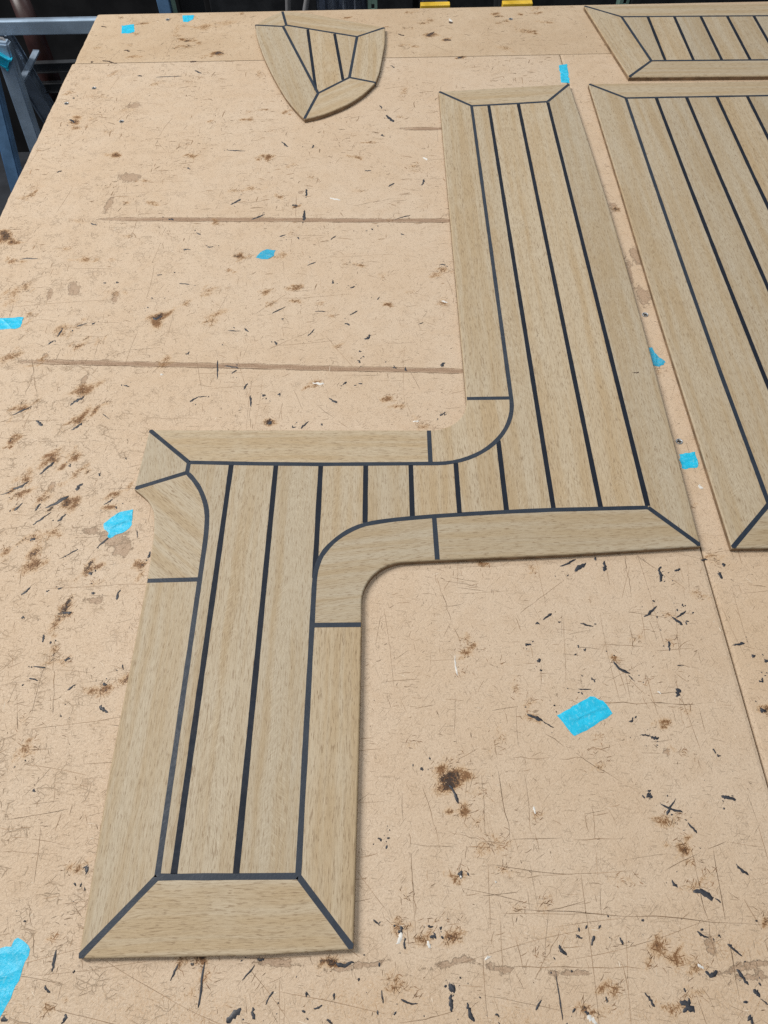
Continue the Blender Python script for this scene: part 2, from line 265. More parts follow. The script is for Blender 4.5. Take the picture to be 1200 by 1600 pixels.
# ---- measured marks on the bench, millimetres
SMEARS=[[185.3,334.6,196.4,343.8,3.9],[171.1,340.9,188.5,348.8,1.7],[206.9,349.1,209.0,348.6,3.5],[217.1,346.5,215.1,334.7,3.0],[270.4,334.7,269.7,321.4,3.0],[273.6,339.6,269.1,328.7,2.1],[285.4,334.5,292.3,336.4,2.1],[146.3,282.3,155.5,289.0,2.1],[138.5,277.7,142.7,278.5,2.1],[160.5,279.9,163.5,279.4,1.4],[182.0,278.5,193.7,274.4,1.6],[244.6,284.1,259.9,295.3,2.1],[271.0,284.3,280.3,275.6,2.5],[275.9,283.1,286.7,289.8,1.7],[285.5,297.8,285.1,294.3,1.5],[263.3,258.9,261.5,249.3,2.4],[126.1,256.1,131.9,257.1,2.2],[135.8,238.9,139.2,242.1,2.8],[207.0,239.7,218.4,226.3,2.8],[218.4,226.3,223.0,219.5,1.0],[180.8,251.2,183.5,251.8,2.0],[169.9,212.9,181.5,212.4,1.2],[261.5,213.0,259.4,204.1,3.9],[120.3,190.7,133.9,183.8,2.7],[133.9,183.8,142.6,177.6,1.1],[210.9,182.2,215.5,186.0,1.5],[219.2,171.1,229.2,169.2,1.5],[227.2,168.8,234.5,167.5,2.6],[281.5,153.1,284.9,152.2,1.7],[214.6,121.6,217.5,118.1,2.9],[276.3,119.4,283.9,117.6,2.2],[322.7,254.0,334.4,256.0,2.2],[337.5,244.2,340.6,242.5,3.2],[347.9,236.8,351.4,238.8,3.2],[337.1,218.4,341.8,221.0,2.5],[330.3,190.1,334.8,192.6,3.8],[335.9,342.5,337.7,338.7,3.0],[330.1,332.7,331.1,324.3,3.0],[315.3,346.4,321.9,347.1,1.7],[265.8,234.5,271.7,234.4,1.0],[136.9,231.6,139.2,230.8,1.6],[183.3,222.9,185.1,222.1,1.8],[145.4,198.3,146.8,197.6,1.4],[214.6,121.6,218.2,118.4,3.2],[224.5,113.0,240.8,106.1,2.0],[227.1,104.2,237.1,117.1,1.6],[243.5,98.7,249.1,90.5,1.8],[276.3,119.4,288.1,116.2,2.3],[220.7,56.2,223.7,50.9,2.0],[236.0,49.3,251.3,43.0,4.0],[251.3,43.0,255.6,40.3,1.3],[274.7,67.4,282.6,58.9,2.0],[156.8,24.8,158.3,24.1,2.5],[152.4,18.5,149.3,11.5,1.6],[138.6,19.3,143.1,16.4,1.3],[171.8,17.0,173.7,12.1,1.5],[124.5,12.3,129.2,5.6,2.3],[232.5,20.9,239.4,15.9,1.6],[247.3,18.0,249.5,16.9,1.3],[253.1,12.4,262.2,4.1,1.6],[231.8,-4.6,240.7,-7.3,3.8],[255.2,-4.0,262.1,-13.4,2.4],[264.3,-16.7,268.7,-20.6,2.5],[268.3,-21.9,272.6,-25.8,0.9],[183.6,-17.7,189.5,-26.8,1.7],[208.3,-23.7,218.8,-28.8,3.7],[215.9,-21.1,210.5,-30.7,2.8],[119.6,-5.5,120.9,-35.5,0.9],[107.1,-22.0,101.6,-28.4,1.3],[137.5,-29.2,140.3,-31.1,2.8],[255.8,-32.8,259.4,-36.6,3.4],[154.7,-20.2,155.1,-24.1,1.4],[278.7,27.8,280.6,27.4,1.5],[190.5,28.7,192.9,28.3,1.5],[46.6,129.7,54.0,115.9,2.4],[22.3,143.5,25.1,142.6,2.2],[1.0,21.3,5.2,24.2,3.0],[29.9,20.5,26.5,17.0,3.3],[5.9,15.7,6.1,10.1,1.5],[49.8,61.8,53.6,59.4,3.8],[38.7,-15.8,43.6,-14.5,5.4],[40.1,-18.4,39.8,-29.5,2.8],[51.7,-23.1,55.6,-35.3,2.7],[2.7,-21.6,15.3,-24.9,1.3],[-11.5,-15.6,-10.7,-24.1,1.0],[-68.4,-19.1,-66.0,-18.0,2.6],[-47.4,-17.4,-47.2,-22.0,1.4],[-97.9,-24.4,-93.0,-15.9,1.4],[-106.9,4.4,-101.2,4.1,2.0],[-46.4,0.7,-32.6,1.3,2.6],[71.5,-31.5,74.6,-31.5,1.6],[-52.3,-33.6,-47.5,-36.2,1.4],[-62.1,-27.2,-55.8,-25.2,1.3],[24.3,25.5,28.5,24.8,1.5],[33.4,24.0,35.4,24.3,1.7],[-14.8,88.2,-11.2,87.3,1.4],[-6.8,88.9,-4.5,88.1,1.4],[-18.1,29.8,-13.1,26.0,1.2],[-89.2,-23.2,-88.2,-23.7,1.1],[-29.2,-8.2,-28.4,-9.6,1.4],[-255.0,68.2,-250.3,64.3,3.1],[-263.1,10.6,-262.3,-3.9,2.1],[-265.9,-11.9,-260.7,-16.6,1.5],[-166.3,1.9,-171.1,-9.0,1.5],[-146.9,3.8,-147.6,-26.8,1.5],[-126.1,-34.6,-115.9,-26.3,4.1],[-107.3,-25.7,-105.7,-33.4,2.2],[-247.2,-35.5,-245.4,-29.7,2.4],[-116.9,-9.2,-108.1,0.2,1.1],[-292.0,-30.8,-288.7,-34.0,2.9],[-312.4,128.9,-310.0,126.8,1.7],[-246.9,-3.2,-245.0,-3.0,1.3],[-157.5,1.1,-154.8,1.4,1.6],[-250.5,53.6,-249.5,51.3,1.0],[-293.7,30.3,-291.5,30.0,1.2],[-384.3,398.5,-368.8,414.5,1.9],[-358.8,402.1,-351.8,411.6,2.6],[-310.0,368.5,-299.2,381.4,2.0],[-382.4,378.6,-377.4,381.1,3.0],[-373.9,314.9,-366.7,324.4,2.0],[-345.2,356.2,-328.9,367.5,1.3],[-275.6,309.0,-275.6,319.7,2.4],[-303.1,316.9,-300.2,315.5,2.4],[-339.2,264.3,-340.1,272.1,1.9],[-331.8,262.5,-331.1,265.3,1.9],[-327.9,294.5,-318.5,295.6,2.6],[-367.0,289.9,-364.0,290.8,2.3],[-341.9,239.6,-329.4,238.4,1.2],[-313.9,245.7,-308.2,247.7,2.3],[-303.8,216.5,-297.0,221.5,1.6],[-342.9,228.1,-333.2,225.9,1.2],[-270.6,201.1,-261.4,195.1,2.6],[-271.4,390.2,-268.6,380.9,1.1],[-252.9,356.3,-252.0,363.9,2.5],[-311.4,339.6,-307.5,337.1,3.1],[-271.3,223.3,-268.7,220.2,2.4],[-256.8,240.8,-255.1,235.6,1.2],[-304.9,192.6,-303.1,191.6,1.2],[-338.8,321.7,-333.7,322.8,1.5],[-350.1,318.9,-346.7,320.3,1.5],[-326.4,153.1,-324.9,152.6,1.1],[-394.8,464.8,-382.3,482.5,2.9],[-419.2,444.8,-404.1,454.7,2.9],[-431.5,437.8,-418.8,443.3,1.2],[-377.2,420.2,-354.8,433.9,3.3],[-347.4,442.3,-343.8,452.3,4.1],[-410.1,416.5,-402.6,427.5,2.6],[-386.7,416.2,-383.4,425.8,2.1],[-384.2,567.2,-371.8,580.6,3.4],[-373.9,529.1,-363.5,538.6,3.0],[-419.4,544.5,-409.5,535.5,3.1],[-437.7,670.8,-431.4,678.4,2.5],[-428.7,684.2,-425.6,699.9,2.0],[-412.8,695.7,-410.7,694.8,2.0],[-408.2,703.5,-395.5,709.2,1.7],[-389.7,708.3,-385.2,709.8,2.3],[-215.7,638.1,-212.1,605.5,1.6],[-206.5,628.8,-187.4,624.8,2.1],[-195.7,615.9,-189.7,621.2,1.9],[-177.1,589.1,-174.2,598.8,2.3],[-168.3,578.6,-166.1,561.6,2.1],[-240.6,569.7,-231.5,578.0,2.1],[-231.5,578.0,-221.2,578.8,1.3],[-208.4,691.3,-191.7,690.2,1.1],[-188.0,694.9,-181.9,688.8,1.9],[-326.1,598.8,-319.0,596.2,1.8],[-342.6,553.0,-331.9,544.6,1.0],[-328.7,465.2,-325.6,462.2,2.2],[-313.8,423.4,-304.7,430.3,1.6],[-365.0,476.2,-362.3,478.3,2.7],[-257.7,650.1,-252.8,653.8,2.2],[-286.4,784.5,-271.5,782.8,1.5],[-300.4,420.5,-297.9,417.7,1.6],[-320.3,803.0,-313.0,803.7,1.5],[-391.4,789.1,-387.4,788.1,2.1],[-520.9,842.1,-495.3,842.9,1.8],[-311.0,715.5,-299.1,720.1,4.0],[-320.1,756.3,-317.7,755.9,1.7],[-322.1,738.3,-319.9,737.0,1.7],[-297.5,808.3,-295.3,807.8,1.8],[-301.7,487.3,-300.6,484.2,1.2],[-449.9,553.3,-430.4,566.3,2.1],[-373.9,790.0,-370.3,788.2,3.0],[-32.8,672.1,-23.3,678.9,3.8],[-154.2,722.3,-136.9,735.4,1.7],[-51.5,716.8,-41.8,725.1,2.0],[-105.5,679.4,-96.5,691.7,1.7],[-147.3,670.6,-142.7,664.8,2.5],[-140.8,712.2,-137.9,711.4,2.5],[-76.9,787.5,-75.5,779.5,2.3],[-52.6,770.3,-45.5,773.6,2.0],[-113.1,818.3,-101.5,825.8,1.8],[70.6,815.2,79.4,815.0,2.1],[-15.1,746.1,-12.3,752.3,1.7],[44.5,701.0,37.5,698.0,1.4],[68.4,628.8,63.6,622.4,3.7],[3.4,621.8,8.7,620.9,2.1],[19.3,622.5,19.9,615.3,2.1],[-40.3,634.7,-36.3,630.9,2.4],[-33.8,641.9,-31.6,640.0,1.9],[-72.7,573.4,-63.4,564.8,2.6],[-57.9,593.8,-52.8,599.0,2.1],[-136.1,579.7,-132.1,577.9,3.1],[-154.2,580.0,-150.2,578.2,3.1],[-104.5,526.1,-96.4,537.2,2.3],[-114.8,531.1,-110.9,527.8,2.0],[-81.2,533.7,-79.3,530.5,1.8],[59.0,542.7,65.6,549.1,1.8],[-38.4,596.2,-33.2,595.1,1.6],[-98.1,725.1,-84.0,724.8,1.4],[-142.8,536.4,-139.5,533.8,4.5],[-37.9,652.1,-36.0,649.4,2.2],[-58.1,700.8,-51.1,699.1,2.5],[-1.0,1204.8,11.4,1184.4,5.0],[-8.3,1146.2,-4.8,1139.8,3.1],[-171.9,1129.4,-160.4,1114.7,2.8],[-236.4,961.5,-221.7,974.4,2.6],[-124.6,998.9,-122.9,979.7,2.9],[-124.1,945.3,-123.3,919.5,3.5],[-200.7,924.1,-182.8,936.5,2.5],[1.1,1000.8,11.0,1009.9,2.6],[51.7,1002.1,57.1,1018.7,2.6],[-35.3,1044.2,-25.3,1043.9,2.3],[9.8,918.5,31.9,928.1,1.6],[-24.5,898.3,-22.3,895.3,2.2],[-156.6,883.1,-147.7,887.7,2.2],[-130.3,881.4,-127.9,876.5,1.8],[-82.4,873.9,-75.1,883.4,1.5],[18.6,885.9,23.2,882.3,1.8],[-256.5,1107.3,-228.6,1104.6,1.7],[-121.4,1109.2,-119.1,1118.4,2.4],[7.8,1372.0,15.4,1364.0,2.7],[77.6,1481.6,92.5,1498.1,5.7],[109.3,1467.6,123.1,1462.8,5.6],[23.2,1494.1,35.2,1485.0,3.2],[131.1,1397.2,138.8,1395.3,5.1],[-143.2,958.9,-135.0,956.1,3.5],[123.3,1540.8,129.0,1531.6,5.8],[-11.7,1235.7,-7.4,1225.3,2.5],[-546.3,1407.2,-541.1,1407.0,4.0],[-525.2,1410.4,-495.1,1398.9,3.2],[-521.7,1052.8,-514.6,1058.4,2.7],[-234.8,961.5,-223.3,974.5,2.6],[-315.4,1061.2,-311.1,1055.3,2.4],[-324.6,930.0,-316.1,926.2,3.2],[-438.7,922.8,-428.1,917.5,2.2],[-278.7,896.0,-271.8,890.9,1.9],[-291.5,857.6,-280.8,857.3,2.1],[-258.8,863.0,-249.6,862.7,1.8],[-258.2,1107.4,-235.5,1104.8,1.4],[-449.1,1352.9,-441.0,1351.1,3.1],[-413.1,1346.3,-369.1,1348.4,1.6],[-432.4,1570.5,-427.2,1569.3,4.3],[-492.9,1448.1,-480.3,1445.2,4.5],[-317.3,1426.6,-304.3,1434.2,7.2],[-556.7,1548.6,-545.2,1543.7,3.0],[-549.7,1279.0,-545.6,1277.4,3.0],[-538.8,1209.4,-527.2,1199.0,3.3],[-361.2,1400.2,-349.6,1401.3,5.2],[-346.9,1368.3,-333.6,1356.3,3.1]]
RUST=[[46.08,136.92,13.25,8.54,1.0,0.9],[56.47,109.45,6.46,6.08,0.9,0.4],[51.21,149.2,16.74,6.53,0.35,0.0],[74.65,81.81,8.39,6.74,0.6,0.1],[69.86,122.62,10.89,6.23,0.45,0.0],[52.34,61.28,7.21,4.63,0.8,0.4],[87.18,64.77,4.13,3.72,0.7,0.5],[2.72,24.19,7.97,6.91,0.8,0.4],[19.85,15.6,8.88,5.94,0.7,0.2],[42.09,16.33,7.89,5.95,0.9,0.5],[30.28,28.36,14.98,4.34,0.4,0.0],[223.41,98.82,9.53,5.94,0.85,0.25],[236.34,79.35,7.28,6.69,1.0,0.5],[238.25,69.91,7.21,4.69,0.6,0.1],[234.89,51.56,13.16,4.53,0.6,0.2],[251.8,58.27,7.13,9.21,0.4,0.0],[182.51,56.39,9.18,5.49,0.45,0.0],[200.89,11.38,8.77,6.71,0.9,0.35],[211.01,2.25,10.62,6.59,0.8,0.2],[191.26,0.29,4.82,5.74,0.6,0.0],[226.7,-2.71,8.64,4.88,0.7,0.3],[160.87,-15.64,5.7,3.96,0.9,0.4],[138.27,-29.19,6.56,4.63,0.9,0.6],[155.35,-25.39,4.7,3.88,0.6,0.2],[218.28,-17.84,7.56,3.15,0.6,0.1],[207.03,-25.59,8.44,4.66,0.7,0.3],[69.1,249.16,8.5,5.79,0.8,0.3],[64.24,230.28,7.17,4.99,0.4,0.0],[93.14,344.08,6.53,4.47,0.9,0.3],[141.37,337.56,5.19,7.38,0.6,0.0],[-369.54,351.51,9.36,9.89,0.9,0.35],[-312.6,341.07,6.62,6.72,0.9,0.6],[-260.43,347.86,7.97,7.54,0.9,0.5],[-300.95,327.0,6.55,5.85,0.5,0.0],[-325.71,302.37,9.0,5.63,0.9,0.6],[-323.2,291.95,7.65,4.15,0.8,0.5],[-267.86,216.31,8.38,6.13,0.9,0.4],[-327.07,163.27,8.04,6.74,0.8,0.2],[-359.01,389.29,10.99,6.42,0.7,0.2],[-405.4,367.21,5.42,7.0,0.8,0.3],[-314.89,244.83,7.37,3.21,0.6,0.1],[-439.13,564.45,10.87,9.19,0.9,0.4],[-378.12,591.07,11.03,12.69,0.9,0.35],[-368.63,543.28,10.69,8.93,0.9,0.3],[-383.86,488.58,8.84,8.31,1.0,0.5],[-359.55,488.19,7.36,7.37,0.9,0.3],[-408.95,459.41,7.23,7.98,0.8,0.3],[-439.92,512.72,6.75,6.67,0.9,0.4],[-408.26,436.06,8.54,6.86,0.8,0.3],[-385.8,431.49,7.09,6.82,0.8,0.3],[-354.34,426.82,8.47,11.89,1.0,0.6],[-304.97,436.23,8.51,6.0,0.9,0.2],[-303.92,716.97,11.02,9.83,1.0,0.7],[-509.5,770.48,10.57,18.42,0.6,0.1],[-497.59,784.54,7.1,7.97,0.7,0.2],[-406.53,703.48,10.13,7.25,0.5,0.1],[-372.82,675.67,6.64,5.84,0.5,0.0],[-370.26,764.72,6.99,13.01,0.5,0.2],[-426.41,692.0,10.07,7.16,0.7,0.4],[-244.81,768.29,6.97,7.8,0.6,0.1],[-211.89,841.47,7.25,7.05,1.0,0.6],[-271.54,743.44,5.16,6.32,0.7,0.2],[-142.78,536.42,6.79,6.85,1.0,0.8],[-1.19,571.73,6.91,6.14,0.9,0.3],[11.63,558.37,6.08,4.01,0.7,0.1],[37.17,526.54,7.44,3.85,0.7,0.1],[30.06,538.27,4.5,3.91,0.5,0.0],[0.17,734.88,5.09,4.99,1.0,0.4],[72.28,737.01,8.46,4.99,0.8,0.3],[69.98,742.06,6.79,7.55,0.5,0.0],[77.41,804.22,8.79,8.1,0.8,0.4],[63.86,796.51,7.01,5.35,0.7,0.1],[-40.06,819.26,7.12,4.11,0.8,0.3],[-91.7,739.42,6.82,5.02,0.5,0.0],[-123.54,771.97,8.7,7.83,0.8,0.2],[-168.02,763.96,6.94,7.76,0.8,0.2],[-157.56,742.15,5.14,6.3,0.7,0.2],[-134.76,770.93,8.69,6.51,0.7,0.2],[-67.02,660.21,5.69,4.57,0.6,0.0],[-89.28,598.24,9.39,6.35,0.8,0.2],[-438.38,1100.14,8.34,11.06,1.0,0.5],[-529.83,1202.37,10.96,12.18,0.9,0.5],[-521.86,1182.27,13.03,5.96,0.8,0.2],[-502.03,1209.48,7.69,10.2,0.5,0.1],[-557.85,1297.32,9.16,8.82,0.6,0.0],[-509.72,1284.78,22.73,10.91,0.4,0.1],[-493.94,1362.21,9.4,9.32,0.6,0.1],[-468.79,1170.76,6.47,7.87,0.5,0.1],[-546.91,994.4,8.94,8.31,0.7,0.2],[-557.56,986.52,7.92,6.59,0.6,0.2],[-557.22,893.38,11.32,15.02,1.0,0.7],[-544.43,881.29,9.37,7.39,1.0,0.6],[-549.39,1011.02,14.02,6.75,0.4,0.0],[-449.48,1236.27,8.88,10.45,0.5,0.0],[-397.21,969.14,7.81,4.84,0.7,0.2],[-353.62,969.53,7.8,4.84,0.7,0.3],[-376.83,888.73,7.48,5.94,0.6,0.1],[-459.55,864.66,11.11,7.25,0.6,0.1],[-295.37,1194.59,4.34,6.02,0.7,0.2],[-352.02,1537.44,22.6,18.88,0.7,0.2],[-322.59,1552.29,27.76,8.15,0.5,0.1],[-313.89,1431.31,9.62,9.87,1.0,0.7],[-355.19,1470.19,6.12,7.63,0.8,0.4],[-406.13,1531.71,7.53,32.41,0.45,0.1],[-427.77,1573.0,5.11,8.29,0.6,0.4],[-189.21,1087.04,8.22,12.72,1.0,0.4],[-204.13,1082.11,6.15,5.41,0.8,0.2],[-190.19,1161.7,12.77,7.78,0.4,0.1],[-45.84,1080.84,12.23,5.39,0.8,0.2],[-139.75,955.66,3.84,4.76,1.0,0.8],[-209.49,1001.3,9.85,4.99,0.7,0.2],[-230.08,1352.42,5.8,11.54,0.6,0.2],[31.5,1280.71,6.69,13.0,0.6,0.1],[136.97,1396.96,7.01,7.16,1.0,0.7],[84.26,1485.58,12.13,10.28,0.9,0.5],[113.65,1466.58,9.62,7.58,0.9,0.5],[89.15,1545.78,6.21,8.08,0.8,0.5],[232.56,1537.07,4.93,5.34,0.8,0.4],[311.87,1528.4,9.8,7.96,0.7,0.3],[270.87,1493.41,16.93,5.15,0.7,0.3],[126.45,1230.99,6.52,10.34,0.5,0.1],[42.59,1039.53,7.97,5.17,0.5,0.0],[-119.6,1028.91,4.98,5.13,0.5,0.0],[-106.19,1018.36,3.96,5.07,0.4,0.0],[222.1,1429.92,11.81,12.28,0.6,0.3],[-208.42,834.41,5.42,6.99,0.7,0.3],[328.26,351.5,5.2,4.5,0.7,0.2],[268.8,283.84,6.19,4.06,0.6,0.1],[265.81,256.74,4.85,3.89,0.5,0.1],[236.14,260.31,4.87,3.26,0.5,0.0],[242.81,179.8,6.83,3.42,0.8,0.3],[251.47,155.73,4.45,3.28,0.5,0.0],[208.08,240.09,4.79,3.16,0.8,0.3],[121.06,188.93,8.07,4.65,0.7,0.2],[125.52,202.37,5.83,3.56,0.6,0.1],[112.2,214.48,3.53,7.3,0.5,0.0],[181.27,170.16,4.52,4.5,0.5,0.0],[176.6,159.09,11.2,4.41,0.35,0.0],[118.32,104.5,4.28,3.0,0.6,0.2],[96.04,36.74,7.03,5.3,0.45,0.0],[286.54,29.21,2.97,3.89,0.8,0.3],[334.52,191.64,3.43,4.65,1.0,0.6],[-152.81,3.87,4.91,6.66,1.0,0.8],[-145.28,-8.4,6.79,4.86,0.6,0.2],[-166.26,1.87,3.93,4.14,0.8,0.5],[-259.93,-25.77,5.75,3.91,0.8,0.4],[-48.83,1.35,6.83,4.95,0.9,0.8],[-266.37,19.09,5.01,2.14,0.6,0.1],[-265.22,66.88,7.35,3.76,0.8,0.1],[2.1,-13.01,6.72,3.2,0.7,0.2],[13.97,-17.03,3.82,3.17,0.5,0.1],[361.11,698.97,4.91,4.76,0.6,0.2],[358.47,848.32,7.14,5.64,0.8,0.5],[336.56,934.76,5.61,9.3,0.9,0.8],[329.48,609.32,6.21,4.27,0.6,0.2],[321.39,412.8,4.08,2.46,0.6,0.1],[330.51,342.53,3.88,3.7,0.4,0.0],[-140.14,889.98,5.57,4.45,0.5,0.1],[-460.62,928.52,17.24,4.65,0.5,0.2]]
BARE=[[-402.8,1038.9,18.2,13.9],[336.0,746.1,10.1,25.5],[328.8,787.6,7.8,34.9],[343.7,827.7,7.1,19.5],[334.3,937.9,5.6,15.6],[-296.6,385.3,17.8,9.6],[-283.3,369.4,12.2,12.5],[-321.4,389.6,12.3,6.4],[-300.3,309.1,9.0,5.7],[48.4,-1.1,29.1,3.3],[77.4,-2.1,16.4,3.3],[-29.3,0.0,29.2,2.9],[-87.9,1.5,19.5,2.9],[120.6,-4.3,4.8,2.4],[259.9,-4.1,33.5,3.2],[240.2,12.5,6.8,8.4],[262.5,-12.1,23.7,2.8],[-78.7,92.5,1.6,1.0],[134.9,-4.7,14.4,2.0],[-362.1,644.7,4.9,3.4],[-429.6,776.4,8.8,13.2],[-459.6,766.8,6.1,18.3],[-372.6,612.1,4.8,15.2],[-371.8,580.6,4.7,12.5],[-435.3,651.8,6.6,6.8],[-419.0,966.5,5.9,26.0],[-370.7,758.3,5.2,18.1],[-435.6,1250.3,13.4,8.5],[-377.1,450.2,4.3,8.8],[-132.1,987.6,4.9,4.9],[313.3,500.2,4.3,13.0],[242.5,153.1,2.8,3.3]]
TAPES=[[[-517.1,1549.6],[-504.9,1551.8],[-494.0,1554.1],[-486.7,1521.8],[-494.4,1516.9],[-510.5,1516.3]],[[-403.5,1588.5],[-393.8,1588.1],[-379.1,1587.4],[-379.3,1571.0],[-387.7,1559.1],[-398.0,1560.9]],[[311.0,1362.1],[326.6,1366.2],[321.3,1298.6],[307.1,1301.3]],[[-186.1,836.6],[-180.9,849.1],[-172.3,854.6],[-159.5,852.9],[-161.2,840.2],[-169.6,833.5],[-178.6,833.7]],[[-526.1,720.6],[-483.1,722.1],[-482.3,703.9],[-485.1,701.6],[-517.8,698.7]],[[-308.4,399.0],[-303.9,403.8],[-293.4,413.5],[-280.1,416.6],[-279.2,408.3],[-277.7,397.0],[-283.0,389.0],[-293.0,384.4],[-297.7,380.5],[-300.9,383.0],[-300.4,386.9],[-306.2,391.8]],[[323.6,648.9],[329.4,649.9],[332.5,636.4],[340.6,624.2],[337.6,619.9],[331.1,616.8],[323.7,619.1],[322.4,635.5]],[[324.6,481.7],[343.0,485.0],[342.0,466.2],[339.7,462.7],[322.6,462.1]],[[147.0,188.7],[168.9,200.2],[179.7,206.0],[190.7,201.8],[197.3,190.0],[175.7,177.5],[159.8,170.3],[155.5,176.0]],[[-321.6,11.3],[-306.9,12.1],[-295.0,14.1],[-298.0,15.8],[-295.0,19.2],[-288.0,15.8],[-283.4,11.5],[-285.8,-5.0],[-289.4,-19.8],[-294.2,-31.5],[-304.4,-44.7]]]
CHIPS=[[-87.7,975.0,-70.1,968.1,3.9],[56.9,1077.7,63.7,1070.4,4.1],[-94.8,598.3,-80.6,596.0,3.9],[0.1,13.6,4.2,22.0,3.4],[23.8,15.6,25.6,10.5,2.5],[69.3,5.8,70.6,4.1,4.4],[139.3,-31.5,145.4,-36.8,3.7],[227.3,-0.3,231.3,-3.5,2.4],[117.1,112.1,118.0,106.0,2.2],[337.0,440.2,337.6,434.2,4.2],[70.0,742.1,78.3,738.1,3.4],[58.6,246.1,59.3,227.2,1.8],[26.2,535.4,33.7,535.3,3.0],[-283.7,616.9,-281.0,614.7,3.2],[51.3,60.4,53.2,58.5,2.1],[241.9,210.2,244.9,207.8,1.8],[124.4,1552.4,128.6,1538.8,5.0],[79.7,56.5,80.6,55.2,1.5]]
SCRATCH=[[125.2,290.2,186.4,334.8],[251.3,352.5,293.1,313.3],[238.6,351.2,237.5,304.8],[229.0,276.9,228.5,252.6],[249.4,280.0,253.0,253.6],[207.2,235.1,240.5,195.4],[177.7,200.7,272.9,198.1],[102.8,152.0,175.2,150.4],[166.4,114.2,160.5,32.0],[96.2,87.4,188.1,85.9],[93.5,36.7,287.7,24.9],[241.0,76.9,242.4,2.1],[259.1,76.8,251.8,-33.4],[217.1,63.1,286.4,91.0],[126.5,21.4,103.1,-9.4],[87.1,-1.3,183.5,-2.5],[87.7,171.0,95.2,77.9],[11.6,83.2,79.8,80.3],[15.4,32.8,11.5,78.4],[11.8,92.9,13.8,46.1],[-87.6,562.2,-48.5,525.1],[-175.4,722.7,-119.6,778.4],[-444.5,561.5,-443.3,629.8],[-451.8,646.5,-421.3,561.1],[-238.0,749.0,-226.4,738.7],[-461.9,542.0,-421.3,561.1],[-408.4,512.2,-333.6,510.9],[-271.0,203.1,-273.2,227.4],[-320.2,234.1,-311.5,194.6],[-354.1,225.1,-340.4,180.3],[-326.9,80.5,-278.5,78.3],[-292.9,43.2,-277.5,4.4],[-331.9,97.6,-289.3,99.8],[-301.1,146.6,-325.0,115.2],[23.7,128.2,37.7,78.2],[85.2,82.7,43.7,92.7],[133.5,173.4,208.3,121.6],[-53.5,953.3,10.8,970.6],[-153.0,657.4,-105.8,685.3],[49.1,313.4,64.7,255.6]]
SCREWS=[[-518.9,1311.3],[-555.9,1260.8],[-447.7,1199.6],[328.5,499.9],[332.7,709.2],[-429.9,1570.4],[-330.6,1607.7],[243.2,1544.7],[-1.4,-24.4],[12.6,-32.6],[-130.2,-21.2],[164.9,-34.6]]

# ------------------------------------------------------------------ floor
floor = box('floor', (-7, 7, -5, 9, -.90, -.85), FLOORM, kind='structure')

# ------------------------------------------------------------------ workbench
bench = tag(empty('workbench', (0, .7, -.85)), 'scarred pale chipboard workbench top with burn marks and sealant flecks', 'workbench')
BI = Matrix.Translation((0, -.7, .85))
def onb(o): o.parent = bench; o.matrix_parent_inverse = BI; return o
X0, XS, X1, Y0, YS, Y1 = -.580, .3185, 1.30, -.42, 1.4025, 1.600
def fbm(x, y, f, seed):
    r = np.random.RandomState(seed); v = 0; a = 1
    for i in range(4):
        for j in range(3):
            t = r.uniform(0, 6.28); ff = f*r.uniform(.7, 1.4); v = v + a*np.sin((x*np.cos(t)+y*np.sin(t))*ff+r.uniform(0, 6.28))
        f *= 2.1; a *= .55
    return v/4
GROOVES = [(-470, 642, 89, 614, 3.7), (-430, 932, 90, 914, 4.1), (1, 1163, 88, 1160, 3.8)]
_r = random.Random(11)
for _ in range(46): RUST.append([_r.uniform(-560, 300), _r.uniform(1412, 1590), _r.uniform(4, 13), _r.uniform(3, 7), _r.uniform(.5, 1), _r.uniform(0, .7)])
for _ in range(34): RUST.append([_r.uniform(-540, 60), _r.uniform(700, 1390), _r.uniform(4, 11), _r.uniform(3, 8), _r.uniform(.35, .8), _r.uniform(0, .4)])
for _ in range(22): RUST.append([_r.uniform(-560, -250), _r.uniform(150, 700), _r.uniform(4, 9), _r.uniform(4, 9), _r.uniform(.35, .75), _r.uniform(0, .35)])
for _ in range(16): RUST.append([_r.uniform(-20, 330), _r.uniform(-30, 330), _r.uniform(4, 9), _r.uniform(4, 9), _r.uniform(.3, .6), 0])
for x_ in range(-300, 420, 90): RUST.append([x_+_r.uniform(-30, 30), -30+_r.uniform(-10, 8), 75, 26, _r.uniform(.28, .42), 0])
RUST += [[130, 20, 90, 14, .3, 0], [250, 10, 80, 18, .34, 0], [-420, 420, 70, 60, .2, 0], [-500, 1000, 60, 80, .2, 0]]
